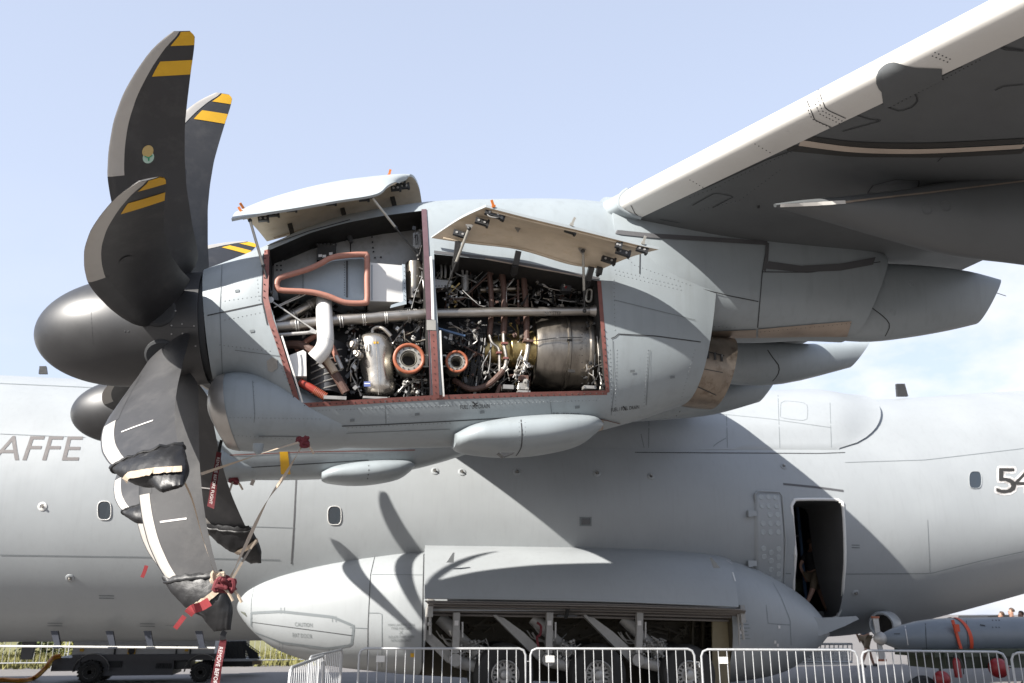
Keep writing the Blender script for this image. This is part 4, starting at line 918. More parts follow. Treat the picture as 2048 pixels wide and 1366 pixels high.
pipe([(751, 676, 7.815), (754, 720, 7.82), (757, 790, 7.83)], .003, 7.8, 'steel', 'tank_weld')
# round ports
def port(x, y, R, Y, lab):
    c = A(x, y, Y); mb = MB(); mb.torus(c, (0, -1, 0), R, R*.13, 36, 10); o = part(mb, 'port_seal', 'orange', 35, lab)
    mb = MB(); mb.lathe(c+V((0, .04, 0)), (0, -1, 0), [(-.2, R*.9), (.0, R*.9), (.03, R*.92), (.035, R*.62), (.015, R*.58), (.025, R*.52), (.03, R*.5), (-.15, R*.44)], 36, cap=False); part(mb, 'port_flange', 'alu2' if 'alu2' in M else 'alu')
    mb = MB(); mb.lathe(c+V((0, .14, 0)), (0, -1, 0), [(0, R*.5), (.001, R*.5)], 24); part(mb, 'port_bore', 'dark')
    for k in range(12):
        a = 2*pi*k/12; mb = MB(); mb.lathe(c+V((cos(a)*R*.77, .006, sin(a)*R*.77)), (0, -1, 0), [(0, R*.05), (.008, R*.05)], 6); part(mb, 'port_bolt', 'gun')
port(818, 717, .132, 7.76, 'large orange ringed port'); port(913.5, 723, .096, 7.76, 'small orange ringed port')
for x0, x1, y in ((846, 862, 722), (876, 892, 722)):
    mb = MB()
    for dy in (-11, 11): mb.bar(A(x0, y+dy, 7.82), A(x1, y+dy, 7.82), .012, .012)
    for xx in (x0, (x0+x1)/2, x1): mb.bar(A(xx, y-11, 7.82), A(xx, y+11, 7.82), .012, .012)
    part(mb, 'port_bracket', 'alu2', 0)
# exhaust drum
dr = [(1062, 62), (1072, 66), (1100, 70), (1118, 72), (1120, 75), (1124, 75), (1126, 72), (1150, 73), (1160, 73), (1163, 76), (1168, 76), (1170, 72), (1200, 66)]
mb = MB(); rings = []
for x, r in dr:
    c = A(x, 704, 8.18); c = V((c.x, 8.18, c.z)); rr = r*.0050; rings.append([c+V((0, cos(2*pi*k/64)*rr*.98, sin(2*pi*k/64)*rr*1.12)) for k in range(64)])
mb.loft(rings); drum = part(mb, 'exhaust_drum', 'bronze', 40, 'heat tinted steel exhaust drum')
pipe([(1068, 682, 7.84), (1110, 676, 7.81), (1122, 675, 7.79), (1165, 675, 7.79)], .005, 7.8, 'gun', 'drum_seam', 3)
for q, s_ in (((1139, 680), (10, 4)), ((1143, 742), (14, 6))): mb = MB(); mb.box(A(*q, 7.81), (s_[0]*.0047, .01, s_[1]*.0047)); part(mb, 'drum_slot', 'dark', 0)
for i in range(9): mb = MB(); mb.lathe(A(1164, 655+i*14, 7.80), (0, -1, 0), [(0, .006), (.008, .005)], 8); part(mb, 'bolt', 'dark')
# insulated vertical pipes and their silver ends
for px, r in (([(976, 532, 7.98), (981, 570, 7.96), (983, 620, 7.95), (979, 670, 7.94)], .026), ([(1003, 540, 7.98), (1008, 580, 7.95), (1009, 622, 7.94), (1007, 668, 7.94)], .031), ([(1047, 545, 7.98), (1051, 600, 7.95), (1053, 640, 7.94), (1053, 680, 7.93)], .03), ([(1036, 560, 7.99), (1037, 640, 7.99)], .012), ([(908, 760, 8.0), (940, 778, 7.92), (975, 770, 7.9), (1000, 748, 7.9), (1006, 740, 7.9)], .028), ([(990, 800, 7.95), (1000, 770, 7.95)], .02)):
    pipe(px, r, 7.9, 'brownhose', 'insulated_pipe')
for px, r in (([(979, 670, 7.93), (984, 685, 7.92), (997, 697, 7.91), (999, 720, 7.9), (999, 745, 7.9)], .014), ([(1007, 668, 7.93), (1008, 690, 7.91), (1012, 712, 7.9), (1011, 730, 7.9), (1005, 742, 7.9)], .018), ([(1056, 680, 7.92), (1055, 700, 7.9), (1050, 725, 7.9), (1047, 745, 7.9)], .026)):
    pipe(px, r, 7.9, 'steel', 'silver_pipe')
for q, sz in (((1009, 687), (.06, .05, .018)), ((1011, 717), (.05, .05, .018)), ((998, 706), (.05, .05, .018)), ((1056, 683), (.10, .07, .02)), ((1047, 757), (.08, .08, .045))): mb = MB(); mb.box(A(*q, 7.9), sz); part(mb, 'pipe_clamp', 'primer' if sz[2] < .02 else 'brownhose', 0)
mb = MB(); mb.box(A(1046, 775, 7.9), (.09, .1, .06)); mb.box(A(1046, 785, 7.9), (.12, .1, .02)); part(mb, 'valve_foot', 'alu', 0)
mb = MB(); g0 = A(962, 702, 8.12); g1 = A(1064, 702, 8.12); mb.tube([g0, g0.lerp(g1, .3), g0.lerp(g1, .5), g0.lerp(g1, .55), g0.lerp(g1, .8), g1], [.12, .15, .15, .17, .16, .2], 32); part(mb, 'combustor_casing', 'gold')
pipe([(960, 580, 8.05), (1040, 577, 8.05)], .03, 8.05, 'bronze', 'cross_duct')
mb = MB(); mb.tube([A(930, 552, 8.0), A(930, 584, 8.0)], [.04, .035], 16); mb.tube([A(924, 530, 8.0), A(926, 552, 8.0)], .014, 8); mb.tube([A(935, 530, 8.0), A(933, 552, 8.0)], .014, 8); part(mb, 'actuator_can', 'alu')
mb = MB(); mb.box(A(1131, 575, 7.95), (.10, .08, .10)); part(mb, 'junction_box', 'gungrey' if 'gungrey' in M else 'gun', 0)
sheet([(1128, 572), (1135, 572), (1131.5, 578)], 7.905, 'redbright', 'warning_mark', .002)
mb = MB(); P = [A(1175, 580, 7.82), A(1181, 579, 7.82), A(1184, 584, 7.82), A(1182, 600, 7.82), A(1176, 603, 7.82), A(1172, 598, 7.82)]; mb.tube(catmull(P+[P[0]], 3), .011, 8); part(mb, 'lift_ring', 'alu2')
pipe([(925, 580, 7.86), (958, 610, 7.84), (972, 612, 7.84)], .004, 7.85, 'rim', 'control_rod', 2)
pipe([(870, 655, 7.85), (905, 665, 7.83), (930, 672, 7.84)], .012, 7.84, 'bluepipe', 'blue_hose')
mb = MB(); mb.prism([A(868, 558, 7.9), A(905, 562, 7.9), A(900, 574, 7.9), (A(868, 576, 7.9))], (0, .12, 0)); part(mb, 'bracket_plate', 'alu', 0)
for i in range(5): mb = MB(); mb.lathe(A(872+i*6, 572-i*.2, 7.897), (0, -1, 0), [(0, .006), (.002, .006)], 8); part(mb, 'bracket_hole', 'dark')
for x0 in (880, 888, 899): pipe([(x0, 520, 7.95), (x0+3, 540, 7.9), (x0+2, 556, 7.92)], .012, 7.9, 'alu', 'corrugated_lead', 3, 8)
mb = MB(); mb.box(A(1015, 776, 7.95), (.1, .1, .04)); mb.box(A(750, 797, 7.84), (.22, .08, .02)); mb.box(A(670, 797, 7.82), (.2, .08, .03)); mb.box(A(1178, 776, 7.86), (.12, .08, .03)); part(mb, 'sill_bracket', 'alu', 0)
# small pipework and fittings, too many to pick apart
def clutter(seed, poly, cnt, Y0, Y1, mats, rr=(.003, .009), bias=None):
    rnd = random.Random(seed)
    xs = [p_[0] for p_ in poly]; ysl = [p_[1] for p_ in poly]
    def inside(x, y):
        r = False
        for (a, b_), (c, d) in zip(poly, poly[1:]+poly[:1]):
            if (b_ > y) != (d > y) and x < (c-a)*(y-b_)/(d-b_)+a: r = not r
        return r
    mbs = {m: MB() for m in mats}
    for i in range(cnt):
        for _ in range(50):
            x = rnd.uniform(min(xs), max(xs)); y = rnd.uniform(min(ysl), max(ysl))
            if inside(x, y): break
        Y = rnd.uniform(Y0, Y1); m = rnd.choice(mats)
        if rnd.random() < .55:
            a = rnd.choice(bias or (0, pi/2, pi/2, .6, -.7, 2.2))+rnd.uniform(-.25, .25); pts = [(x, y)]
            for k in range(rnd.randint(2, 5)):
                l = rnd.uniform(8, 26); x2 = pts[-1][0]+cos(a)*l; y2 = pts[-1][1]+sin(a)*l
                if not inside(x2, y2): break
                pts.append((x2, y2)); a += rnd.choice((0, .1, -.2, .9, -.9, 1.4))*rnd.random()
            if len(pts) > 1:
                P = catmull([A(px, py, Y+rnd.uniform(-.03, .03)) for px, py in pts], 4); r = rnd.uniform(*rr); mbs[m].tube(P, r, 6)
                if rnd.random() < .6: mbs[m].tube([P[-1], P[-1]+(P[-1]-P[-2]).normalized()*.03], r*1.8, 6)
        elif rnd.random() < .5:
            s_ = rnd.uniform(.01, .035); ax = (V((cos(i), 0, sin(i))), V((0, 1, 0)), V((-sin(i), 0, cos(i)))); mbs[m].box(A(x, y, Y), (s_*rnd.uniform(.5, 1.8), s_, s_), ax)
        else:
            d = V((rnd.uniform(-1, 1), rnd.uniform(-1, .2), rnd.uniform(-1, 1))).normalized(); r = rnd.uniform(.006, .02)
            mbs[m].lathe(A(x, y, Y), d, [(0, r), (r, r), (r, r*1.3), (r*1.6, r*1.3), (r*1.6, r*.6), (r*3, r*.6)], 8)
    for m, mb_ in mbs.items():
        if mb_.v: part(mb_, 'small_pipework', m, 35)['kind'] = 'stuff'
UR = [(872, 515), (970, 526), (1190, 566), (1195, 612), (870, 615)]
LR = [(888, 640), (1060, 640), (1062, 782), (888, 786)]
clutter(1, UR, 210, 7.92, 8.25, ['steel', 'gun', 'alu', 'gun', 'brownhose', 'dark', 'rim'], (.003, .010))
clutter(2, [(1060, 552), (1190, 572), (1192, 612), (1060, 612)], 60, 7.95, 8.2, ['gun', 'steel', 'gun', 'alu'], (.005, .011), (.2, .15, .25))
clutter(3, LR, 230, 7.92, 8.3, ['steel', 'gun', 'alu', 'gun', 'brownhose', 'gun', 'dark', 'gold'], (.003, .009))
clutter(4, [(690, 642), (860, 632), (860, 790), (690, 796)], 150, 7.98, 8.3, ['steel', 'gun', 'alu', 'gun', 'brownhose'], (.003, .010))
clutter(5, [(545, 600), (760, 610), (760, 650), (548, 680)], 70, 8.0, 8.3, ['steel', 'gun', 'gun', 'alu'], (.004, .010))
clutter(6, [(785, 640), (862, 640), (862, 690), (785, 690)], 40, 7.86, 8.0, ['steel', 'gun', 'rim'], (.003, .007))
clutter(7, [(825, 448), (850, 448), (862, 610), (842, 640), (815, 610), (838, 520)], 50, 7.85, 8.1, ['steel', 'alu', 'gun', 'rim'], (.003, .007))
clutter(8, [(800, 745), (862, 745), (862, 792), (790, 792)], 40, 7.85, 8.1, ['steel', 'rim', 'gun'], (.004, .010))
clutter(9, [(695, 655), (725, 655), (722, 790), (690, 790)], 60, 7.82, 7.98, ['steel', 'gun', 'alu', 'blackbag', 'rim'], (.003, .008))
clutter(10, [(888, 640), (960, 640), (960, 700), (888, 690)], 50, 7.85, 8.0, ['steel', 'gun', 'alu', 'rim'], (.003, .007))
clutter(11, [(890, 560), (925, 560), (920, 615), (890, 615)], 40, 7.85, 7.95, ['rim', 'gold', 'gun', 'steel'], (.003, .007))
clutter(12, [(1166, 640), (1206, 640), (1210, 782), (1172, 782)], 26, 7.82, 7.9, ['gun', 'steel', 'gun'], (.003, .008), (1.5, 1.6))
clutter(13, [(1028, 700), (1060, 700), (1060, 780), (1020, 782)], 22, 7.82, 7.9, ['rim', 'steel'], (.003, .005), (1.9, 2.0))
for i in range(14):
    rnd = random.Random(40+i); x = 938+i*3.2; pipe([(x, 650, 7.97), (x+rnd.uniform(-8, 8), 690, 7.95), (x-8+rnd.uniform(-8, 8), 740, 7.95), (x-20, 775, 7.95)], .008, 7.9, 'blackbag', 'wiring_harness', 4, 6)

# cowl doors -------------------------------------------------------------------
def rowsurf(rows, nx=40, ny=6, off=0.):
    R_ = []
    for pts in rows:
        q = [A(x, y, Y) for x, y, Y in pts]; R_.append(interp(catmull(q, 5), nx))
    cols_ = [catmull([r[i] for r in R_], ny) for i in range(nx)]
    return [[c[j] for c in cols_] for j in range(len(cols_[0]))]
def offset_rows(rows, d):
    out = []
    for j, r in enumerate(rows):
        o = []
        for i, q in enumerate(r):
            a = r[min(i+1, len(r)-1)]-r[max(i-1, 0)]; b_ = rows[min(j+1, len(rows)-1)][i]-rows[max(j-1, 0)][i]
            n_ = a.cross(b_); n_ = n_.normalized() if n_.length > 1e-9 else V((0, 0, 1)); o.append(q+n_*d)
        out.append(o)
    return out
def door(rows, flip, label):
    R0 = rowsurf(rows); R1 = offset_rows(R0, -.025*flip)
    mb = MB(); mb.loft(R1, False, False, 0, False)
    n = len(R0[0])
    rim0 = R0[0]+[r[-1] for r in R0[1:]]+R0[-1][-2::-1]+[r[0] for r in R0[-2:0:-1]]; rim1 = R1[0]+[r[-1] for r in R1[1:]]+R1[-1][-2::-1]+[r[0] for r in R1[-2:0:-1]]
    mb.loft([rim0, rim1], False, False, 0, True)
    o = mb.build('cowl_door', M['doorp'], AC, 50, False); o['label'] = label
    mb = MB(); mb.loft(R0, False, False, 0, False); mb.build('inner_skin', M['cream'], o, 50, False)
    # moulded rim inside the skin
    for j, k in ((1, 0), (-2, 0)):
        mb = MB(); mb.tube([q+V((0, 0, -.008)) for q in R0[j][2:-2]], .010, 6); mb.build('inner_rim', M['cream'], o)
    return o, R0, R1
d1, D10, D11 = door([[(534, 483, 8.45), (590, 468, 8.45), (642, 452, 8.45), (700, 438, 8.45), (754, 425, 8.45), (800, 417, 8.45), (844, 408, 8.45)],
           [(508, 452, 8.15), (575, 430, 8.15), (630, 412, 8.15), (690, 396, 8.15), (748, 383, 8.15), (800, 376, 8.15), (838, 376, 8.15)],
           [(478, 428, 7.85), (530, 405, 7.85), (600, 384, 7.85), (670, 368, 7.85), (732, 359, 7.85), (797, 353, 7.88), (824, 354, 7.9)],
           [(464, 443, 7.6), (520, 432, 7.6), (590, 421, 7.6), (675, 406, 7.6), (752, 393, 7.6), (776, 374, 7.7), (800, 360, 7.85)]], 1, 'front cowl door propped open, white top')
hY = lambda x, y: (x, y, hit(BN, x, y)[0].y-.10)
d2, D20, D21 = door([[hY(862, 476), hY(943, 488), hY(1039, 500), hY(1142, 530), hY(1206, 537)],
           [(918, 439, 7.38), (1000, 454, 7.38), (1110, 476, 7.38), (1212, 506, 7.38), (1262, 514, 7.38)],
           [(971, 414, 7.05), (1060, 437, 7.05), (1180, 466, 7.05), (1280, 491, 7.05), (1318, 499, 7.05)]], 1, 'rear cowl door propped open, cream inner face')
def strut(p, q, par, k=.55):
    p, q = A(*p), A(*q); m_ = p.lerp(q, k); mb = MB(); mb.tube([p, m_], .013, 10); o = mb.build('hold_open_strut', M['alu2'], par)
    mb = MB(); mb.tube([m_, q], .008, 8); mb.tube([m_, m_.lerp(q, .06)], .018, 10); mb.build('strut_rod', M['gun'], o)
    for e_ in (p, q): mb = MB(); mb.sphere(e_, .02, 10, 6); mb.build('strut_end', M['gun'], o)
strut((500, 441, 7.65), (542, 585, 7.75), d1, .62); strut((743, 394, 7.65), (836, 512, 7.9), d1, .5); strut((938, 457, 7.35), (893, 575, 7.75), d2, .55); strut((1166, 502, 7.4), (1169, 622, 7.7), d2, .65)
def arm(pts, w_, par, m='gun'):
    P = [A(*q) for q in pts]; mb = MB()
    for a, b_ in zip(P, P[1:]): mb.bar(a, b_, w_, w_*.8, (0, 1, 0))
    mb.lathe(P[-1]+V((0, -.03, 0)), (0, 1, 0), [(0, .02), (.06, .02)], 10); return mb.build('hinge_arm', M[m], par, 0)
for a in ([(579, 447, 8.3), (583, 460, 8.25), (588, 488, 8.2), (597, 495, 8.2)], [(684, 416, 8.3), (688, 430, 8.25), (696, 465, 8.2), (702, 482, 8.2)], [(783, 390, 8.3), (788, 408, 8.25), (795, 435, 8.2)]): arm(a, .045, d1)
for a in ([(916, 482, 7.55), (912, 520, 7.62), (909, 540, 7.8)], [(1037, 502, 7.55), (1031, 530, 7.6), (1027, 548, 7.75)], [(1183, 535, 7.5), (1176, 560, 7.6), (1173, 572, 7.7)], [(1200, 535, 7.5), (1197, 548, 7.55)]): arm(a, .055, d2, 'brownhose' if 0 else 'gun')
def latchbox(x, y, Y, w_, h, par, tilt):
    mb = MB(); c = A(x, y, Y); ax = (V((cos(tilt), 0, -sin(tilt))), V((0, 1, 0)), V((sin(tilt), 0, cos(tilt)))); mb.box(c, (w_, .04, h), ax); mb.box(c+ax[0]*w_*.5, (.02, .05, h*1.4), ax)
    o = mb.build('latch_housing', M['gun'], par, 0)
    for s_ in (-1, 1): mb = MB(); mb.lathe(c+ax[0]*w_*.24*s_+V((0, -.02, 0)), (0, -1, 0), [(0, .012), (.006, .01)], 10); mb.build('latch_bolt', M['rim'], o)
for q in ((526, 438, 7.72), (547, 428, 7.75), (582, 418, 7.75), (661, 405, 7.72), (727, 397, 7.72), (791, 377, 7.95), (808, 373, 7.98), (800, 366, 7.95)): latchbox(*q, .09, .045, d1, -.2)
for q in ((987, 424, 7.68, .16), (997, 428, 7.7, .1), (963, 440, 7.82, .12), (919, 464, 8.05, .12), (1140, 457, 7.68, .1), (1245, 501, 7.72, .13), (1283, 495, 7.66, .10), (1216, 516, 7.95, .13), (1236, 487, 7.66, .05)): latchbox(q[0], q[1]+4, q[2]-.57, q[3], .05, d2, .24)
for x, y, Y in ((1036, 455, 7.33), (1234, 490, 7.28), (1165, 500, 7.4), (939, 452, 7.36)):
    mb = MB(); mb.prism([A(x-8, y-4, Y), A(x+8, y-3, Y), A(x+1, y+9, Y)], (0, .02, 0)); mb.build('strut_lug', M['alu'], d2, 0)
mb = MB(); mb.tube(catmull([A(972, 424, 7.1), A(978, 432, 7.1), A(990, 435, 7.1), A(1000, 434, 7.1)], 4), .006, 6); mb.build('safety_cable', M['rim'], d2)
for px in ([(660, 433), (672, 424), (700, 418), (702, 432), (690, 440), (662, 446)], [(540, 452), (560, 447), (574, 462), (556, 468)]):
    pass
def flag(p, q, m, par):
    p, q = A(*p), A(*q); mb = MB(); mb.bar(p, q, .022, .012, (0, 1, 0)); mb.bar(p.lerp(q, .05), p.lerp(q, .3), .034, .018, (0, 1, 0)); o = mb.build('latch_handle', M[m], par, 0)
for p, q, m, par in (((492, 424, 7.8), (480, 406, 7.75), 'orangef', d1), ((489, 434, 7.72), (477, 414, 7.7), 'orangef', d1), ((552, 413, 7.8), (545, 398, 7.78), 'alu2', d1), ((661, 393, 7.76), (655, 378, 7.74), 'alu2', d1), ((740, 381, 7.74), (744, 365, 7.72), 'orangef', d1), ((777, 354, 7.9), (781, 339, 7.88), 'orangef', d1),
                      ((988, 415, 7.05), (983, 400, 7.03), 'orangef', d2), ((1142, 452, 7.05), (1150, 435, 7.03), 'alu2', d2), ((1285, 489, 7.05), (1291, 472, 7.03), 'alu2', d2)):
    if 'orangef' not in M: M['orangef'] = mat('orange_anodised_latch', (.62, .17, .02), .45)
    flag(p, q, m, par)

#@@GEAR
GS = 1.75; at0 = at
def at(x, y, Y): return at0(x, y, Y+GS)
for src in (d1, d2):          # the same two doors stand open on the inboard engine
    c_ = src.copy(); COL.objects.link(c_); c_.location = c_.location+D2; c_['label'] = 'open cowl door of the inboard engine'
    for ch in src.children:
        if ch.name.startswith(('inner_skin', 'hold_open', 'hinge_arm')): e_ = ch.copy(); COL.objects.link(e_); e_.parent = c_
# sponson, gear bay, doors and wheels --------------------------------------------
SY = 17.6
sst = [((470, 1192), (470, 1216), .12, 2.0), ((500, 1163), (505, 1262), .55, 2.1), ((560, 1139), (560, 1302), .95, 2.2), ((650, 1119), (650, 1329), 1.3, 2.3), ((750, 1106), (750, 1342), 1.55, 2.4), ((850, 1099), (850, 1350), 1.7, 2.5), ((1100, 1097), (1100, 1362), 1.72, 2.6), ((1350, 1106), (1350, 1366), 1.68, 2.5), ((1462, 1124), (1462, 1362), 1.55, 2.4), ((1560, 1172), (1550, 1345), 1.25, 2.2), ((1610, 1215), (1600, 1310), .95, 2.1), ((1645, 1262), (1635, 1278), .4, 2.0)]
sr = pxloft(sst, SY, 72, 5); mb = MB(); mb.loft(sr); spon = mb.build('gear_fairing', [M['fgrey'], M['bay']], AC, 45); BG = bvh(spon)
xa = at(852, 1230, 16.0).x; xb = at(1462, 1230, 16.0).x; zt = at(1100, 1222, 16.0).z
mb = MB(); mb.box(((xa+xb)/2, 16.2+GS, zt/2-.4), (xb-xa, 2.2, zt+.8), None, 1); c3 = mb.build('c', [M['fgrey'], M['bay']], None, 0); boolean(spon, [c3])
for px, wd, mm in (([(512, 1160), (503, 1200), (502, 1240), (510, 1275)], .012, 'seaml'), ([(751, 1107), (741, 1150), (736, 1250), (735, 1341)], .014, 'seam'), ([(744, 1149), (846, 1150)], .01, 'seaml'), ([(738, 1226), (764, 1226), (764, 1342)], .012, 'seaml'), ([(848, 1100), (846, 1180), (844, 1344)], .02, 'seam'), ([(736, 1257), (700, 1255)], .012, 'seaml'),
                   ([(1545, 1165), (1562, 1195), (1580, 1240), (1582, 1290)], .012, 'seaml'), ([(1532, 1210), (1536, 1247), (1580, 1250)], .012, 'seaml')):
    ribbon(BG, px, wd, M[mm], 'panel_seam', spon, .006)
rat = [(503, 1226), (563, 1223), (665, 1234), (708, 1252), (703, 1290), (655, 1297), (563, 1285), (503, 1262), (503, 1226)]
ribbon(BG, rat, .05, M['sealm'] if 'sealm' in M else M['seaml'], 'ram_turbine_door_edge', spon, .006); ribbon(BG, [(503, 1244), (705, 1271)], .012, M['seam'], 'panel_seam', spon, .006)
for x, y in ((565, 1215), (668, 1232), (562, 1285), (662, 1297)): ribbon(BG, [(x-3, y), (x-3, y+12)], .01, M['seaml'], 'door_hinge_mark', spon, .007); ribbon(BG, [(x+4, y), (x+4, y+12)], .01, M['seaml'], 'door_hinge_mark', spon, .007)
surf_text(BG, 'CAUTION', [(590, 1244), (625, 1246), (590, 1252), (625, 1254)], M['textf'], 'stencil_lettering', spon, .008)
surf_text(BG, 'RAT DOOR', [(585, 1265), (624, 1268), (585, 1273), (624, 1276)], M['textf'], 'stencil_lettering', spon, .008)
for k, (tx, a, b_) in enumerate((('MAIN LANDING GEAR', 776, 830), ('TYRE PRESSURE', 782, 824), ('X', 798, 806), ('INFLATE TYRES WITH', 777, 828), ('NITROGEN ONLY', 782, 822))):
    y = (1247, 1254, 1261, 1271, 1278)[k]; hh = 5 if k != 2 else 7; surf_text(BG, tx, [(a, y), (b_, y), (a, y+hh), (b_, y+hh)], M['textf'], 'stencil_lettering', spon, .008)
patch(BG, [(470, 1224), (482, 1222), (491, 1225), (494, 1232), (493, 1248), (485, 1252), (472, 1249)], M['greenglass'] if 'greenglass' in M else M['glassl'] if 'glassl' in M else M['seaml'], 'light_window', spon, .008)
patch(BG, [(821, 1306), (829, 1306), (829, 1314), (821, 1314)], M['yellow'], 'service_mark', spon, .008)
for x, y in ((1482, 1265), (1558, 1254), (1550, 1284), (1555, 1290)): patch(BG, [(x-2, y-3), (x+2, y-3), (x+2, y+3), (x-2, y+3)], M['textw'], 'white_mark', spon, .01)
for i in range(6): ribbon(BG, [(1478, 1242+i*7), (1478+16+i % 3*3, 1242+i*7)], .018, M['textf'], 'stencil_mark', spon, .008)
mb = MB(); P = [hit(BG, x, y, 0)[0] for x, y in ((756, 1108), (842, 1107))] if hit(BG, 756, 1110) and hit(BG, 842, 1109) else None
mb = MB(); mb.bar(at(750, 1106, SY), at(845, 1105, SY), .25, .05); mb.build('top_fence', M['fgrey'], spon, 0)
# main gear door, swung out and up
def panel(rows, name, m, par, th, inner=None):
    R0 = rowsurf(rows, 50, 5); R1 = offset_rows(R0, th); mb = MB(); mb.loft(R1, False, False, 0, False)
    rim0 = R0[0]+[r[-1] for r in R0[1:]]+R0[-1][-2::-1]+[r[0] for r in R0[-2:0:-1]]; rim1 = R1[0]+[r[-1] for r in R1[1:]]+R1[-1][-2::-1]+[r[0] for r in R1[-2:0:-1]]
    mb.loft([rim0, rim1], False, False, 0, True); mb.loft(R0, False, False, 1 if inner else 0, False)
    return mb.build(name, [M[m], M[inner or m]], par, 50, False)
gd = panel([[(850, 1093, 16.7), (1000, 1095, 16.7), (1200, 1098, 16.7), (1340, 1104, 16.7), (1430, 1113, 16.7), (1461, 1122, 16.7)],
            [(849, 1108, 16.1), (1000, 1109, 16.1), (1200, 1112, 16.1), (1340, 1118, 16.1), (1435, 1126, 16.1), (1464, 1132, 16.1)],
            [(849, 1150, 15.65), (1000, 1151, 15.65), (1200, 1154, 15.65), (1340, 1159, 15.65), (1440, 1165, 15.65), (1471, 1168, 15.65)],
            [(849, 1198, 15.45), (1000, 1200, 15.45), (1200, 1204, 15.45), (1340, 1209, 15.45), (1440, 1213, 15.45), (1476, 1215, 15.45)]], 'gear_door', 'fgrey', AC, -.03)
gd['label'] = 'long main gear door swung open over the wheel bay'; BGD = bvh(gd)
ud = panel([[(850, 1203, 15.5), (1200, 1209, 15.5), (1440, 1217, 15.5), (1492, 1222, 15.5)], [(856, 1209, 15.75), (1200, 1215, 15.75), (1440, 1224, 15.75), (1488, 1229, 15.75)], [(858, 1226, 16.2), (1200, 1232, 16.2), (1440, 1238, 16.2), (1482, 1240, 16.2)]], 'door_inner_panel', 'baydoor', gd, .02)
for k, (y, Y, r) in enumerate(((1206, 15.5, .016), (1211, 15.7, .014), (1216, 15.85, .012), (1222, 16.0, .02), (1229, 16.15, .024))):
    mb = MB(); mb.tube([at(856, y, Y), at(1200, y+5.5, Y), at(1480, y+13, Y)], r, 8); mb.build('door_rib', M['baydoor'], gd)
for q in ((893, 1125, 906, 1105), (895, 1196, 901, 1186), (1428, 1136, 1420, 1115), (1438, 1210, 1434, 1200)):
    a = at(q[0], q[1], 15.6); b_ = at(q[2], q[3], 15.5); mb = MB(); mb.prism([a, b_, b_+V((.03, 0, 0)), a+V((.14, 0, 0))], (0, .03, 0)); mb.build('door_guide_fin', M['fgrey'], gd, 0)
for px in ([(1452, 1121), (1464, 1128)], [(1465, 1145), (1474, 1175), (1476, 1200)]): ribbon(BGD, px, .03, M['white'], 'door_edge_seal', gd, .01)
mb = MB(); mb.bar(at(1138, 1212, 15.7), at(1131, 1237, 15.9), .06, .03); mb.box(at(1133, 1232, 15.9), (.4, .08, .04)); mb.build('door_actuator', M['gun'], gd, 0)
# hinge fittings at both ends of the door
for x, y in ((860, 1215), (1482, 1228)):
    mb = MB(); c = at(x, y, 15.8); mb.box(c, (.1, .2, .35)); mb.tube([c, c+V((.02, 0, -.5))], .03, 8); mb.tube([c+V((-.06, 0, 0)), c+V((-.08, 0, -.6))], .022, 8); mb.sphere(c+V((0, 0, -.3)), .05, 8, 6); mb.build('door_hinge', M['gear'], gd)
# bay furniture
mb = MB(); mb.prism([at(1425, 1238, 16.2), at(1462, 1240, 16.2), at(1460, 1360, 16.2), at(1436, 1400, 16.2), at(1425, 1400, 16.2)], (0, .05, 0)); mb.build('bay_end_door', M['khakip'] if 'khakip' in M else M['bay'], AC, 0)['label'] = 'tan inner door at the aft end of the wheel bay'
for x in (1405, 1385): mb = MB(); mb.bar(at(x, 1236, 16.9), at(x-2, 1330, 16.9), .1, .05); mb.build('bay_post', M['bay'], spon, 0)
rnd = random.Random(9); mb = MB()
for i in range(140):
    x = rnd.uniform(860, 1420); y = rnd.uniform(1245, 1310); c = at(x, y, 17.1); mb.bar(c, c+V((rnd.choice((.05, .4, .9)), rnd.uniform(-.1, .1), rnd.choice((0, 0, .3, -.2)))), .03, .03)
    if rnd.random() < .4: mb.sphere(c, rnd.uniform(.02, .05), 6, 4)
mb.build('bay_pipework', M['bay'], spon, 30)['kind'] = 'stuff'
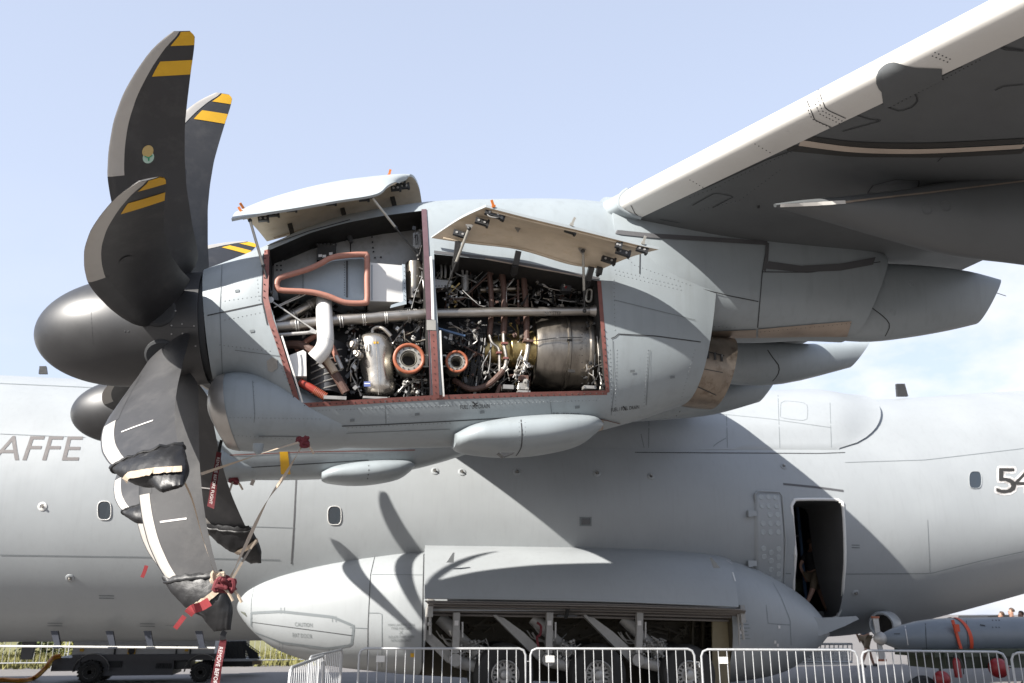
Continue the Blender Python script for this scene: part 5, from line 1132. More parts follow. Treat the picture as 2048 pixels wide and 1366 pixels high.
def gearleg(dx, k):
    root = empty('landing_gear', at(1007+dx, 1355, 16.0), None, None, None, AC)
    B = lambda x, y, Y=16.0: at(x+dx, y, Y)
    mb = MB(); mb.prism([B(800, 1230, 16.1), B(822, 1236, 16.1), B(862, 1265, 16.1), B(905, 1306, 16.1), B(922, 1322, 16.1), B(908, 1332, 16.1), B(895, 1325, 16.1), B(860, 1290, 16.1)], (0, .12, 0)); mb.prism([B(800, 1230, 16.08), B(806, 1229, 16.08), B(902, 1318, 16.08), B(896, 1326, 16.08)], (0, .16, 0))
    mb.build('folding_beam', M['gear'], root, 0)
    mb = MB(); mb.bar(B(913, 1225, 15.95), B(911, 1306, 15.95), .13, .10, (0, 1, 0)); st = mb.build('side_stay', M['gear'], root, 0)
    mb = MB(); mb.box(B(913, 1246, 15.88), (.08, .01, .09)); mb.build('placard', M['textw'], root, 0)
    mb = MB(); mb.tube([B(925, 1244, 15.95), B(925, 1275, 15.95)], .02, 8); mb.build('hydraulic_line', M['rim'], root)
    mb = MB(); a, b_ = B(880, 1236, 16.4), B(948, 1300, 16.2); mb.tube([a, a.lerp(b_, .45), a.lerp(b_, .46), b_], [.13, .13, .10, .10], 18); mb.tube([b_, b_.lerp(a, -.12)], .14, 16)
    mb.build('shock_absorber', M['gear'], root)
    mb = MB(); mb.lathe(B(911, 1320, 15.9), (0, 1, 0), [(0, .11), (.25, .11)], 20); mb.lathe(B(911, 1320, 15.88), (0, 1, 0), [(0, .12), (.04, .12), (.04, .06)], 20); mb.build('pivot', M['gear'], root)
    mb = MB(); mb.tube([B(911, 1322, 16.1), B(960, 1335, 16.1), B(1005, 1352, 16.1)], [.12, .11, .09], 12); mb.build('trailing_arm', M['gear'], root)
    rnd = random.Random(k); mb = MB()
    for i in range(70):
        c = B(rnd.uniform(920, 965), rnd.uniform(1280, 1318), rnd.uniform(15.95, 16.3))
        if i % 2: mb.sphere(c, rnd.uniform(.015, .04), 6, 4)
        else: mb.tube([c, c+V((rnd.uniform(-.15, .15), 0, rnd.uniform(-.15, .15))), c+V((rnd.uniform(-.2, .2), 0, rnd.uniform(-.2, .1)))], .01, 5)
    for i in range(4):
        c = B(rnd.uniform(868, 890), rnd.uniform(1245, 1275), 16.1); mb.tube(catmull([c, c+V((.12, 0, -.15)), c+V((.3, 0, -.18)), c+V((.45, 0, -.4))], 4), .012, 5)
    mb.build('hydraulic_fittings', M['alu'], root, 40)['kind'] = 'stuff'
    for w_, Y in ((0, 16.0), (1, 16.85)):
        c = B(1007, 1349, 16.0); c = V((c.x, Y+GS, c.z)); mb = MB(); prof = [(-.19, .27), (-.2, .32), (-.205, .44), (-.17, .51), (-.1, .545), (0, .555), (.1, .545), (.17, .51), (.205, .44), (.2, .32), (.19, .27)]
        prof = [(h_, r_*1.06) for h_, r_ in prof]; mb.lathe(c, (0, 1, 0), prof, 48, cap=False)
        for g in (-.07, 0, .07): mb.torus(c+V((0, g, 0)), (0, 1, 0), .548, .012, 48, 4)
        ty = mb.build('tyre', M['rubber'], root)
        mb = MB(); mb.lathe(c, (0, 1, 0), [(-.19, .275), (-.2, .26), (-.17, .25), (-.1, .23), (-.09, .10), (-.16, .09), (-.19, .085), (-.21, .05), (-.21, .001)], 40, cap=False); mb.lathe(c, (0, 1, 0), [(.1, .27), (.1, .02)], 30)
        rm = mb.build('rim', M['rim'], root)
        if w_ == 0:
            for k2 in range(14):
                a = 2*pi*k2/14; mb = MB(); d = V((cos(a), 0, sin(a))); mb.box(c+d*.185+V((0, -.105, 0)), (.06, .02, .035), (d, V((0, 1, 0)), V((-sin(a), 0, cos(a))))); mb.build('vent_hole', M['dark'], rm, 0)
                mb = MB(); mb.lathe(c+V((cos(a+.22)*.225, -.11, sin(a+.22)*.225)), (0, -1, 0), [(0, .014), (.02, .012)], 6); mb.build('wheel_bolt', M['gun'], rm)
for k, dx in enumerate((0, 186, 366)): gearleg(dx, k)
mb = MB(); q = [at(1074+x, 1245+y, 15.9) for x, y in ((0, 0), (8, 8), (6, 25), (0, 30), (4, 55))]; mb.tube(catmull(q, 4), .025, 6); tag(mb.build('safety_ribbon', M['redrib'], None), 'dark red safety ribbon on the middle landing gear leg', 'ribbon')
# step and air outlet behind the fairing
mb = MB(); mb.loft([[at(x, y, Y) for x, y in ((1588, 1226), (1640, 1236), (1712, 1232), (1718, 1238), (1690, 1252), (1640, 1272), (1600, 1268))] for Y in (16.5, 17.4, 18.3)]); mb.build('entry_step_fairing', M['fgrey'], AC, 30)
mb = MB(); c = at(1764, 1250, 17.2); mb.lathe(c, (-.75, -.6, -.05), [(-.9, .16), (-.45, .29), (0, .30), (.05, .27), (.04, .235), (-.5, .2)], 36, cap=False); mb.build('air_duct_outlet', M['fgrey'], AC, 50); mb = MB(); mb.lathe(c, (-.75, -.6, -.05), [(-.3, .22), (-.31, .01)], 30); mb.build('duct_interior', M['dark'], AC)

at = at0

#@@PROPS
# covers over the lower blade tips ------------------------------------------------
def bag(hub, phi, r0, label, seed, tipx=.0):
    mb = MB(); rings = []; nr_ = 22; nu = 40
    for i in range(nr_+1):
        t = i/nr_; r = r0+(1.035-r0)*t; rc = min(r, .985); le, te = smoothpl(rc, LE_T)-.03, smoothpl(rc, TE_T)+.04
        if r > .97: k = (r-.97)/.065; le = le+(te-le)*.75*k*.6; te = te-(te-le)*.12*k
        tw = radians(pl(min(r, 1), TW_T)); ring = []
        for j in range(nu):
            a = 2*pi*j/nu; x = (le+te)/2-(te-le)/2*cos(a)
            th = (.035+.045*sin(pi*min(1, t*1.1)))*(1 if t < .93 else max(.2, (1-t)/.07))
            y = th*math.copysign(abs(sin(a))**.75, sin(a))
            nz = noise.noise(V((x*9+seed, r*22, (3 if sin(a) > 0 else 7)+seed)))*.008+abs(noise.noise(V((x*26+r*14, seed*3., r*5))))*.026
            if t < .10: y *= 1.05+.18*sin(x*110)
            if t < .02: y *= .6
            y += math.copysign(nz, sin(a)) if abs(sin(a)) > .1 else 0
            rr = r+.004*noise.noise(V((x*12, seed, 0)))+(.004*sin(x*60) if t < .03 else 0)
            rad = UPd*cos(phi)+NEAR*sin(phi); tau = -UPd*sin(phi)+NEAR*cos(phi)
            ring.append(hub+AX*(cos(tw)*x+sin(tw)*y)+tau*(-sin(tw)*x+cos(tw)*y)+rad*(rr*RP))
        rings.append(ring)
    mb.loft(rings, False, True); o = tag(mb.build('blade_cover', M['blackbag'], None, 60), label, 'cover', 'black covers tied over the lower blade tips'); BB = bvh(o)
    mb = MB(); rnd = random.Random(seed)
    R_ = rings[2]
    for s_ in (0,): mb.tube([q for q in R_]+[R_[0]], .013, 8)
    mb.build('drawstring_hem', M['blackbag'], o)
    return o, BB, rings
def webstrap(pts, wd, label, m='strap', name='tie_strap', sub=5, twist=0, cat='strap', group='beige straps holding the propeller'):
    P = catmull([A(*q) for q in pts], sub); mb = MB(); a, c = [], []
    for i, q in enumerate(P):
        t = (P[min(i+1, len(P)-1)]-P[max(i-1, 0)]).normalized(); ang = twist*i/len(P); view = (q-CAM).normalized(); s_ = t.cross(view).normalized(); s2 = t.cross(s_)
        d = (s_*cos(ang)+s2*sin(ang))*wd/2; a.append(q+d); c.append(q-d)
    th = [V((0, .004, 0))]*len(P)
    mb.loft([[x, y, y+e, x+e] for x, y, e in zip(a, c, th)]); return tag(mb.build(name, M[m], None, 0), label, cat, group), P
Eb = radians(PH0+90); Fb = radians(PH0+135); Gb = radians(PH0+180)
bE, BBE, rE = bag(HUB1, Eb, .845, 'flat black vinyl cover on the blade tip nearest the fuselage lettering', 3)
bF, BBF, rF = bag(HUB1, Fb, .85, 'lowest black vinyl blade cover, with red ribbons tied to it', 5)
bG, BBG, rG = bag(HUB1, Gb, .845, 'shaded black blade cover hanging right of the lowest blade', 9)
bI, BBI, rI = bag(HUB2, radians(PH0+96), .86, 'small crinkled grey black cover on the inboard propeller blade', 12)
for b_, BB, px, nm, wd in ((bE, BBE, [(254, 958), (262, 951), (310, 944), (364, 941)], 'webbing_band', .05), (bF, BBF, [(358, 1232), (385, 1216), (420, 1195), (446, 1172)], 'webbing_band', .05), (bG, BBG, [(443, 1112), (470, 1106), (500, 1092), (512, 1080)], 'webbing_band', .05)):
    ribbon(BB, px, wd, M['strap'], nm, b_, .02, step=5)
# pink red ribbons rolled round the band
webstrap([(376, 1228, 6.9), (386, 1218, 6.86), (402, 1213, 6.9), (419, 1203, 6.88)], .065, 'folded bright red ribbon wrapped on the lowest blade cover', 'redpink', 'safety_ribbon', 4, 0, 'ribbon', 'red safety ribbons')
M_ = M.get('redpink')
webstrap([(369, 1232, 6.95), (360, 1244, 6.93), (350, 1257, 6.95)], .035, 'short red ribbon end dangling left of the lowest blade cover', 'redpink', 'safety_ribbon', 3, 0, 'ribbon', 'red safety ribbons')
webstrap([(293, 1131, 9.5), (289, 1143, 9.5), (284, 1155, 9.5)], .035, 'short red ribbon hanging in the gap left of the lower blades', 'redpink', 'safety_ribbon', 3, 0, 'ribbon', 'red safety ribbons')
def knot(x, y, Y, r, m, label):
    rnd = random.Random(int(x)); root = empty('strap_knot', A(x, y, Y), label, 'knot', 'strap knots'); c = A(x, y, Y); mb = MB()
    for i in range(6):
        P = [c+V((rnd.uniform(-1, 1), rnd.uniform(-.5, .5), rnd.uniform(-1, 1)))*r for _ in range(4)]; mb.tube(catmull(P+[P[0]], 4), r*.32, 6)
    mb.build('loops', M[m], root)
    mb = MB(); mb.tube(catmull([c, c+V((r*1.2, 0, -r)), c+V((r*2, 0, -r*2.2))], 3), r*.2, 5); mb.build('loose_end', M['strap'], root)
knot(455, 1170, 6.9, .055, 'redrib', 'dark red knotted strap end at the top right of the lowest cover'); knot(436, 1158, 6.9, .05, 'strap', 'beige knotted cord on the top edge of the lowest cover'); knot(440, 1170, 6.88, .05, 'redrib', 'red knot beside the beige cord on the lowest cover')
knot(606, 882, 7.8, .05, 'redrib', 'dark red strap hook fixed under the near nacelle'); knot(466, 956, 14.1, .08, 'redrib', 'dark red strap hook under the inboard nacelle')
webstrap([(455, 1168, 6.9), (480, 1115, 7.15), (530, 1010, 7.45), (570, 950, 7.65), (605, 890, 7.82)], .028, 'long beige strap from the near nacelle down to the lowest blade cover', twist=9, sub=8)
webstrap([(402, 948, 7.0), (470, 925, 7.3), (545, 900, 7.6), (604, 883, 7.8)], .022, 'beige strap from the near nacelle across to the upper left blade cover', twist=3, sub=8)
webstrap([(362, 952, 6.3), (384, 998, 6.6), (405, 1075, 6.75), (430, 1150, 6.88)], .014, 'thin beige cord between the two lower blade covers', twist=2, sub=6)
webstrap([(466, 962, 14.1), (458, 985, 13.9)], .03, 'short beige strap under the inboard nacelle hook', sub=3)
webstrap([(512, 1080, 9.5), (490, 1115, 8.6), (460, 1165, 7.0)], .02, 'beige strap from the shaded cover to the lowest cover', sub=5)
def ribbonsign(TL, TR, BL, BR, Y, label, text, txbox, tw=.0):
    root = empty('warning_ribbon', A(*TL, Y), label, 'ribbon', 'red warning ribbons with white lettering'); mb = MB(); n = 14; r = []
    for i in range(n+1):
        t = i/n; a = A(TL[0]+(BL[0]-TL[0])*t, TL[1]+(BL[1]-TL[1])*t, Y)+V((0, .012*sin(t*9), 0)); b_ = A(TR[0]+(BR[0]-TR[0])*t, TR[1]+(BR[1]-TR[1])*t, Y)+V((0, .012*sin(t*9+.5), 0)); r.append([a, b_, b_+V((0, .004, 0)), a+V((0, .004, 0))])
    mb.loft(r); mb.build('webbing', M['redrib'], root, 0)
    # text runs down the ribbon
    (sx, sy), (ex, ey), hw = txbox; d = V((ex-sx, ey-sy, 0)).normalized(); nrm = V((d.y, -d.x, 0))
    P = lambda q: A(q.x, q.y, Y-.022)
    s0, e0 = V((sx, sy, 0)), V((ex, ey, 0)); free_text(text, P(s0+nrm*hw), P(e0+nrm*hw), P(s0-nrm*hw), M['textw'], 'lettering', root)
    return root
ribbonsign((440, 1278), (453, 1279), (417, 1384), (436, 1384), 7.0, 'red ribbon with white lettering hanging from the lowest blade cover', 'REMOVE BEFORE FLIGHT', ((442, 1294), (422, 1412), 4))
ribbonsign((433, 903), (443, 905), (414, 1012), (428, 1018), 8.9, 'dark red lettered ribbon hanging beside the shaded rear blade', 'REMOVE BEFORE FLIGHT', ((437, 915), (421, 1008), 3))
webstrap([(443, 880, 8.9), (440, 892, 8.9), (438, 904, 8.9)], .03, 'black cord holding the lettered ribbon by the shaded blade', 'blackbag', 'ribbon_cord', 2, 0, 'cord', 'ribbon cords')
webstrap([(450, 1262, 7.0), (446, 1270, 7.0), (446, 1280, 7.0)], .04, 'black loop joining the lettered ribbon to the lowest cover', 'blackbag', 'ribbon_cord', 2, 0, 'cord', 'ribbon cords')

# crowd barriers ------------------------------------------------------------------
def barrier(p0, p1, label, nb=18, h=1.1, group='crowd barriers in front of the aircraft', plate=None, rr=.019, detail=True):
    p0, p1 = V((p0[0], p0[1], 0)), V((p1[0], p1[1], 0)); d = (p1-p0); Ln = d.length; d /= Ln; n_ = V((-d.y, d.x, 0)); root = empty('crowd_barrier', (p0+p1)/2, label, 'barrier', group)
    z0 = .18; mb = MB(); c = .10; P = [p0+V((0, 0, z0)), p0+V((0, 0, h-c)), p0+d*.03+V((0, 0, h-.03)), p0+d*c+V((0, 0, h)), p1-d*c+V((0, 0, h)), p1-d*.03+V((0, 0, h-.03)), p1+V((0, 0, h-c)), p1+V((0, 0, z0)), p0+V((0, 0, z0))]
    mb.tube(P, rr, 8); fr = mb.build('frame', M['galv'], root)
    mb = MB(); mb.tube([p0+V((0, 0, z0)), p0+V((0, 0, h-.04))], .0065, 6); bars = None
    for i in range(1, nb):
        q = p0+d*(Ln*i/nb); m2 = MB(); m2.tube([q+V((0, 0, z0)), q+V((0, 0, h))], .0078, 6); m2.build('bar', M['galv'], root)
    for t in (.12, .88):
        q = p0+d*(Ln*t); m2 = MB(); m2.tube([q-n_*.3, q-n_*.2+V((0, 0, .06)), q+V((0, 0, z0)), q+n_*.2+V((0, 0, .06)), q+n_*.3], .014, 6); m2.build('foot', M['galv'], root)
    for z in (.9, .45): m2 = MB(); m2.tube([p1+V((0, 0, z)), p1+d*.07+V((0, 0, z)), p1+d*.07+V((0, 0, z-.08))], .008, 6); m2.build('coupling_hook', M['galv'], root)
    if plate: q = p0+d*(Ln*plate)-n_*.02; m2 = MB(); m2.box(q+V((0, 0, h-.16)), (.14, .006, .10), (d, n_, V((0, 0, 1)))); m2.build('name_plate', M['white'], root, 0)
def g(x, y, z=1.1): q = atz(x, y, z); return (q.x, q.y)
for a, b_, lb, pt in (((719, 1297), (1051, 1297), 'galvanised crowd barrier in front of the fairing nose and first wheel', .13), ((1061, 1297), (1388, 1298), 'galvanised crowd barrier in front of the middle wheel', .12), ((1402, 1299), (1713, 1300), 'galvanised crowd barrier in front of the aft wheel and fairing tail', .14), ((1722, 1301), (2009, 1304), 'galvanised crowd barrier in front of the grey pod nose', None), ((2021, 1305), (2330, 1310), 'galvanised crowd barrier cut by the right frame edge', None)):
    barrier(g(*a), g(*b_), lb, plate=pt)
barrier(g(581, 1336), g(648, 1311), 'nearer of the two angled crowd barriers left of the wheel bay', 18); barrier(g(620, 1314), g(684, 1299), 'farther of the two angled crowd barriers left of the wheel bay', 16)
for i in range(6):
    x0 = -15.5+i*2.55; barrier((x0, 31.0+.12*i), (x0+2.45, 31.12+.12*i), ['far barrier at the left frame edge by the grass', 'far barrier behind the black belly antenna', 'far barrier left of the ground power cart', 'far barrier behind the front of the ground power cart', 'far barrier behind the rear of the ground power cart', 'far barrier behind the pallet cargo'][i], 14, 1.1, 'far barriers along the grass verge', rr=.018)

# ground power cart -----------------------------------------------------------------
CY = 24.6
def C(x, y, Y=CY): return at(x, y, Y)
cart = empty('ground_power_cart', (C(280, 1366).x, CY+.8, 0), 'dark grey ground power cart with white upper panels under the fuselage', 'cart')
def pbox(px0, py0, px1, py1, Y0, Y1, name, m, par, smooth=0):
    a = at(px0, py0, Y0); b_ = at(px1, py1, Y0); mb = MB(); mb.box(((a.x+b_.x)/2, (Y0+Y1)/2, (a.z+b_.z)/2), (abs(b_.x-a.x), Y1-Y0, abs(a.z-b_.z))); return mb.build(name, M[m], par, smooth)
pbox(105, 1316, 158, 1342, CY, CY+1.6, 'front_deck', 'cartg', cart); pbox(145, 1310, 435, 1320, CY-.02, CY+1.7, 'chassis', 'cartg', cart); up_ = pbox(150, 1262, 428, 1310, CY+.1, CY+1.5, 'upper_body', 'cartw', cart)
pbox(160, 1320, 345, 1350, CY+.05, CY+1.5, 'lower_body', 'cartg', cart); pbox(340, 1322, 380, 1338, CY+.3, CY+1.2, 'drawbar_box', 'gun', cart)
for x0, x1 in ((160, 167), (370, 376)): pbox(x0, 1297, x1, 1303, CY+.06, CY+.1, 'marker_light', 'yellow', cart)
for x in (229, 352, 380): pbox(x, 1292, x+1.2, 1310, CY+.07, CY+.11, 'panel_gap', 'seam', cart)
pbox(256, 1296, 270, 1308, CY+.06, CY+.1, 'badge', 'yellow', cart); mb = MB(); mb.lathe(C(263, 1302, CY+.05), (0, -1, 0), [(0, .08), (.01, .08)], 20); mb.build('badge_disc', M['seam'], cart)
for i in range(8): pbox(312+i*4, 1327, 314+i*4, 1337, CY+.0, CY+.06, 'vent_slat', 'seam', cart)
pbox(216, 1322, 242, 1335, CY+.0, CY+.06, 'service_recess', 'seam', cart)
for x, lab in ((181, 0), (402, 1)):
    for Y in (CY, CY+1.3):
        c = at(x, 1344, CY); c = V((c.x, Y, c.z)); r = c.z; mb = MB(); mb.lathe(c, (0, 1, 0), [(-.12, r*.55), (-.13, r*.8), (-.1, r*.96), (0, r), (.1, r*.96), (.13, r*.8), (.12, r*.55)], 28); w_ = mb.build('wheel', M['rubber'], cart)
        mb = MB(); mb.lathe(c, (0, 1, 0), [(-.13, r*.56), (-.1, r*.5), (-.07, r*.2), (-.12, r*.18), (-.12, .001)], 24, cap=False); mb.build('rim', M['rim'], w_)
        for k in range(20): a = 2*pi*k/20; mb = MB(); mb.box(c+V((cos(a)*r, 0, sin(a)*r)), (.03, .22, .05), (V((cos(a), 0, sin(a))), V((0, 1, 0)), V((-sin(a), 0, cos(a))))); mb.build('tread_lug', M['rubber'], w_, 0)
    c = at(x, 1344, CY-.1); mb = MB(); P = [c+V((cos(a*pi/10)*.42, 0, sin(a*pi/10)*.42)) for a in range(0, 11)]; mb.loft([[q, q+V((0, .28, 0)), q*1.0+V((0, .28, 0.01)), q+V((0, 0, .01))] for q in P]); mb.build('mudguard', M['alu'], cart, 60)
P = catmull([atz(-60, 1372, .03), atz(0, 1362, .03), atz(45, 1363, .03), atz(70, 1357, .04), C(92, 1338, CY-.3), C(106, 1319, CY-.1), C(122, 1314, CY)], 8)
for k in (0, 1):
    mb = MB(); mb.tube([q+V((0, -k*.08, k*.05)) for q in P], .035, 8); tag(mb.build('power_cable', M['cable'] if not k else M['cablo'], None), ['thick yellow cable running from the cart to the left frame edge', 'orange yellow cable lying just beside the thick one'][k], 'cable')
# pallet cargo under netting
pal = empty('netted_pallet', (C(470, 1330, 27).x, 27, 0), 'dark netted cargo on a low wooden pallet right of the cart', 'pallet')
pbox(430, 1282, 490, 1318, 26.5, 27.6, 'cargo', 'gun', pal); pbox(430, 1318, 515, 1322, 26.4, 27.7, 'base', 'galv', pal); pbox(505, 1321, 522, 1329, 26.4, 26.7, 'timber', 'wood', pal); pbox(436, 1322, 505, 1333, 26.8, 27.4, 'stand', 'gun', pal)
for i in range(7):
    for a_, b2, r_ in (((488+i*4, 1285+i*3), (500+i*3, 1318), .02), ((430+i*9, 1282), (455+i*6, 1318), .015), ((490, 1284+i*5), (520-i*2, 1306+i*2), .012)): mb = MB(); mb.tube([at(*a_, 26.45), at(*b2, 26.45)], r_, 5); mb.build('net_rope', M['seam'], pal)
# far low wall of white and bright ground objects seen behind the tail
# refuelling pod on its trailer --------------------------------------------------------
PY = 14.3
pod_ = empty('refuelling_pod', (at(1900, 1268, PY).x, PY, 0), 'long blue grey underwing pod with small nose propeller on a trailer', 'pod')
a = at(1765, 1277, PY); b_ = at(2400, 1262, PY); b_ = V((b_.x, PY, b_.z)); ax = (b_-a).normalized()
mb = MB(); mb.lathe(a, ax, [(0, .07), (.05, .10), (.2, .155), (.4, .215), (.7, .275), (1.0, .305), (1.3, .315), (2.6, .315), (4.2, .30)], 48); pb = mb.build('body', M['pod'], pod_, 50); BPB = bvh(pb)
mb = MB(); mb.lathe(a-ax*.16, ax, [(0, .01), (.02, .06), (.08, .10), (.14, .11), (.2, .08)], 24); mb.build('nose_hub', M['rim'], pod_)
for s_ in (1, -1):
    h0 = a-ax*.07; mb = MB(); tip = h0+V((-.02*s_, 0, .36*s_)); mb.loft([[h0+V((-.05, -.01, .06*s_)), h0+V((.05, .01, .06*s_)), h0+V((.05, .03, .06*s_)), h0+V((-.05, .01, .06*s_))], [tip+V((-.06, -.02, 0)), tip+V((.06, 0, 0)), tip+V((.06, .02, 0)), tip+V((-.06, 0, 0))]]); nb = mb.build('nose_blade', M['rim'], pod_, 0)
    mb = MB(); mb.box(tip+V((0, 0, -.01*s_)), (.13, .05, .035)); mb.build('blade_tip', M['orange'], pod_, 0)
for px, wd, mm in (([(1850, 1236), (1853, 1298)], .01, 'seam'), ([(1932, 1232), (1936, 1300)], .01, 'seam'), ([(1810, 1252), (1816, 1290)], .012, 'textw'), ([(1985, 1240), (1985, 1256)], .02, 'seam'), ([(1992, 1240), (1992, 1256)], .02, 'seam'), ([(1998, 1240), (1998, 1256)], .02, 'seam'), ([(1960, 1250), (1966, 1247), (1970, 1252)], .03, 'seam'), ([(1788, 1268), (1797, 1262), (1800, 1268)], .015, 'seam')): ribbon(BPB, px, wd, M[mm], 'pod_marking', pb, .006)
mb = MB()
def arcstrap(x, w_, m, name, par, r=.33):
    t = (at(x, 1266, PY).x-a.x)/ax.x; c = a+ax*t; mb = MB(); R_ = []
    for i in range(15): an = radians(-25+175*i/14); q = c+V((.10*i/14, -sin(an)*r, cos(an)*r)); R_.append([q, q+V((w_, 0, 0))])
    mb.loft(R_, False, False, 0, False); return mb.build(name, M[m], par, 60, False)
st_ = arcstrap(1905, .07, 'orangestrap', 'ratchet_strap', None); tag(st_, 'orange ratchet strap over the blue grey pod', 'strap')
mb = MB(); q0 = at(1912, 1262, PY-.36); mb.bar(at(1905, 1240, PY-.33), at(1922, 1298, PY-.34), .05, .02, (0, 1, 0)); mb.box(at(1913, 1256, PY-.36), (.09, .04, .12)); mb.build('ratchet_buckle', M['orangestrap'], st_, 0)
tr = empty('olive_trailer', (at(1980, 1330, PY).x, PY, 0), 'olive green low trailer carrying the blue grey pod', 'trailer')
pbox(1868, 1299, 2130, 1312, PY-.5, PY+.6, 'bed', 'olive', tr); pbox(1880, 1312, 2080, 1335, PY-.4, PY+.5, 'frame', 'olive', tr); pbox(1845, 1303, 1875, 1310, PY-.4, PY-.3, 'towing_bracket', 'olive', tr)
for x in (1845, 2075):
    c = V((at(x, 1366, PY-.4).x, PY-.4, .33)); mb = MB(); mb.lathe(c, (0, 1, 0), [(-.1, .18), (-.11, .3), (0, .34), (.11, .3), (.1, .18)], 28); mb.build('wheel', M['rubber'], tr)
for i in range(5): pbox(1888+i*38, 1300, 1893+i*38, 1335, PY-.55, PY-.5, 'post', 'olive', tr)
for x, y, r_, lb in ((1997, 1336, .16, 'red spherical bottle under the pod on the right'), (1884, 1358, .13, 'red spherical bottle low on the trailer, left of the extinguisher')):
    mb = MB(); mb.sphere(at(x, y, PY-.62), r_, 20, 12); o = tag(mb.build('red_ball_buoy', M['redbright'], None), lb, 'red ball'); mb = MB(); mb.lathe(at(x, y, PY-.62)+V((0, 0, r_*.9)), (0, 0, 1), [(0, .03), (.05, .03)], 10); mb.build('neck', M['gun'], o)
ex = empty('fire_extinguisher', at(1917, 1350, PY-.62), 'upright red fire extinguisher on the olive trailer', 'extinguisher')
mb = MB(); c = at(1917, 1355, PY-.62); mb.lathe(c, (0, 0, 1), [(0, .06), (.25, .06), (.29, .04), (.31, .02)], 18); mb.build('cylinder', M['redbright'], ex); mb = MB(); mb.box(c+V((0, 0, .33)), (.08, .03, .04)); mb.tube([c+V((.03, -.03, .32)), c+V((.08, -.05, .2)), c+V((.06, -.06, .05))], .01, 6); mb.build('nozzle', M['gun'], ex)
# white boarding ramp and tent shapes behind the barriers
rmp = empty('boarding_steps', (at(1620, 1320, 20).x, 20.5, 0), 'pale grey low boarding steps with handrails behind the barriers', 'steps')
for i in range(5): pbox(1545+i*6, 1322-i*6, 1700, 1330-i*6, 19.6+i*.25, 20.0+i*.25, 'tread', 'galv', rmp)
for x in range(1560, 1705, 9): mb = MB(); mb.tube([at(x, 1324, 19.6), at(x, 1288, 19.6)], .014, 6); mb.build('baluster', M['galv'], rmp)
mb = MB(); mb.tube([at(1556, 1288, 19.6), at(1704, 1288, 19.6)], .025, 8); mb.tube([at(1556, 1324, 19.6), at(1704, 1324, 19.6)], .025, 8); mb.build('handrail', M['galv'], rmp)

# people ---------------------------------------------------------------------------
def skinmesh(name, joints, bones, m, par, sub=2):
    bm = bmesh.new(); lay = bm.verts.layers.skin.verify(); vm = {}
    for k, (p_, r) in joints.items():
        v_ = bm.verts.new(p_); rr = r if isinstance(r, tuple) else (r, r); v_[lay].radius = rr; vm[k] = v_
    for a_, b2 in bones: bm.edges.new((vm[a_], vm[b2]))
    bm.verts.ensure_lookup_table(); bm.verts[0][lay].use_root = True
    me = bpy.data.meshes.new(name); bm.to_mesh(me); bm.free(); o = bpy.data.objects.new(name, me); COL.objects.link(o)
    o.modifiers.new('s', 'SKIN').use_smooth_shade = True; ss_ = o.modifiers.new('u', 'SUBSURF'); ss_.levels = sub; ss_.render_levels = sub
    dg = bpy.context.evaluated_depsgraph_get(); m2 = bpy.data.meshes.new_from_object(o.evaluated_get(dg)); o.modifiers.clear(); o.data = m2; m2.materials.clear(); m2.materials.append(M[m])
    o.parent = par; o.matrix_parent_inverse = parent_inv(par); return o
